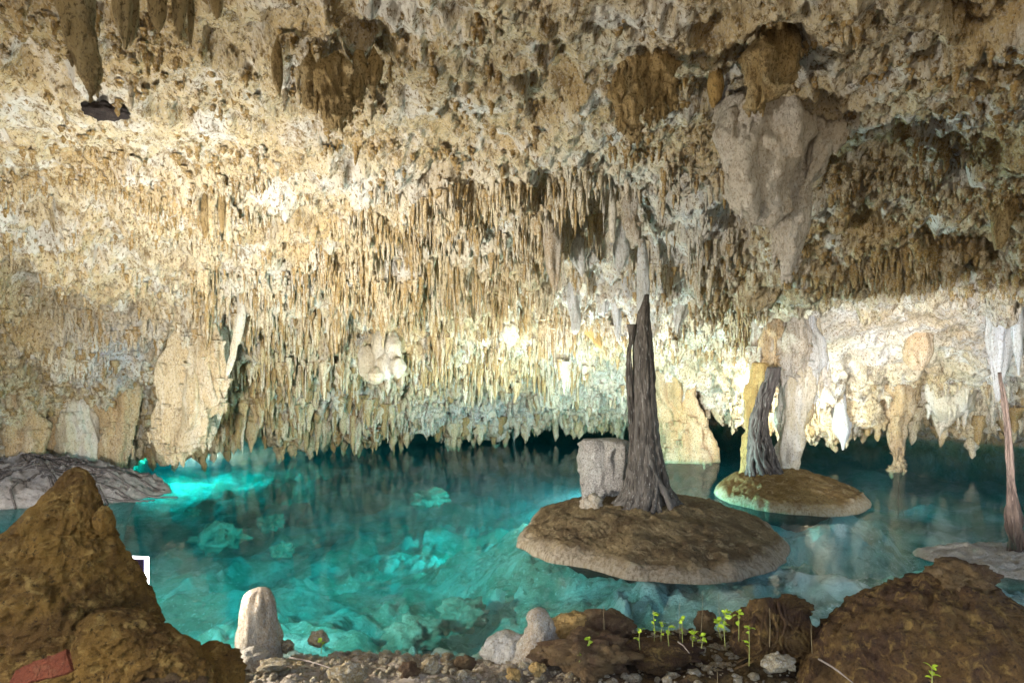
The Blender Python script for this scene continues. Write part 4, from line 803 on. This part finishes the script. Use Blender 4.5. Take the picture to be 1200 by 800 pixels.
# ------------------------------------------------------------------ seedlings, grass stems, twigs
def leaf_mesh(name, L, W):
    vs, fs = [], []
    for i in range(6):
        t = i / 5; w_ = W * math.sin(math.pi * min(1, t * .92 + .04)) ** .7 * .5
        vs += [(t * L, -w_, .15 * L * math.sin(t * 3) + w_ * .3), (t * L, 0, .15 * L * math.sin(t * 3)), (t * L, w_, .15 * L * math.sin(t * 3) + w_ * .3)]
    for i in range(5):
        for k in range(2): fs.append([i * 3 + k, i * 3 + 3 + k, i * 3 + 4 + k, i * 3 + 1 + k])
    return mesh(name, vs, fs, M['leaf'])
LM = leaf_mesh('leaf', .034, .022)
SEED = [(850,748,712,2.75,7,'bright green tallest leafy seedling before the root boulder'),(878,770,732,2.65,4,'upright green seedling with two leaf whorls in front of the root boulder'),(846,740,726,2.85,6,'bushy bright seedling left of the root boulder'),
        (812,748,742,2.8,4,'low yellow-green seedling at the shore edge'),(822,750,744,2.75,4,'low yellow-green seedling right beside another low one'),(800,744,724,2.9,4,'thin pale green seedling with leaf pair near the water'),(766,755,715,2.95,5,'leggy seedling with small leaves against the water'),
        (775,750,728,2.9,3,'leggy slim seedling right of the small-leaved one'),(784,748,732,2.85,2,'short slim seedling left of the low yellow-green pair'),(750,752,736,2.85,3,'small bright seedling at the left end of the seedling row'),(866,742,714,2.8,5,'green seedling touching the left side of the root boulder'),
        (692,752,747,2.8,3,'small bright sprout below the tan boulder'),(678,768,762,2.75,2,'tiny bright sprout on the dark low boulder'),(975,765,735,2.65,2,'thin sprout at the left foot of the mound boulder'),(1092,795,780,2.2,3,'tiny yellow-green sprout on the front of the mound boulder'),(376,757,750,3.1,2,'tiny green leaf sprout beside the angular tan stone')]
r_ = np.random.default_rng(77)
for (x, yb, yt, d_, nl, l) in SEED:
    b = at(x, yb, d_); t = at(x + r_.normal() * 2, yt, d_); b[2] -= .04
    o = thing('seedling', b, l, 'seedling')
    c = curve([b, (b + t) / 2 + r_.normal(size=3) * .006, t], 10); part('stem', tube(c, np.linspace(.0022, .0013, 10), 6), M['stem'], o)
    for k in range(nl * 2):
        f = .97 if k < nl else r_.uniform(.45, .9); p = c[int(f * 9)] - b
        lf = put('leaf', LM, o); lf.location = tuple(p); lf.rotation_euler = (r_.normal() * .4, -r_.uniform(-.1, .6), r_.random() * 6.28); s = r_.uniform(.55, 1.0); lf.scale = (s, s, s)
for i, (x, yb, yt, d_, dx, l) in enumerate([(821, 745, 692, 2.9, 0, 'straight dry stem standing before the large island, taller left one'), (845, 735, 695, 2.95, 0, 'straight dry stem standing before the large island, right one'), (708, 745, 708, 2.95, -4, 'bare dry stem before the brown rounded boulder'),
        (797, 742, 705, 2.95, 2, 'thin dry stem between leggy and low seedlings'), (902, 750, 712, 2.62, -3, 'dry stem leaning in front of the root boulder'), (952, 758, 728, 2.6, 2, 'short dry stem between root boulder and mound'), (840, 800, 785, 2.3, -3, 'short dry stem at the bottom edge')]):
    b = at(x, yb, d_); b[2] -= .03; t = at(x + dx, yt, d_); single('dry_stem', tube(curve([b, (b + t) / 2 + (.009 * (-1) ** i, 0, 0), t + (.012 * (-1) ** i, 0, 0)], 9), np.linspace(.0014, .0006, 9), 6), M['dry'], b, l, 'stem')
for i, (x0, y0, x1, y1, d_, l) in enumerate([(340, 770, 395, 785, 2.85, 'straight grey twig lying on the gravel shore'), (960, 772, 1000, 800, 2.35, 'long thin twig lying on dark soil below the mound'), (795, 752, 808, 765, 2.65, 'short bent twig below the low seedlings')]):
    a_, b_ = at(x0, y0, d_ + .1), at(x1, y1, d_ - .1); n_ = [a_, (a_ + b_) / 2 + (0, 0, .008), b_]
    for v in n_: v[2] = max(v[2], gz_at(v[0], v[1]) + .006)
    single('twig', tube(curve(n_, 8), np.linspace(.005, .002, 8), 7, nz=.002, ns=40), M['twig'], a_, l, 'twig')
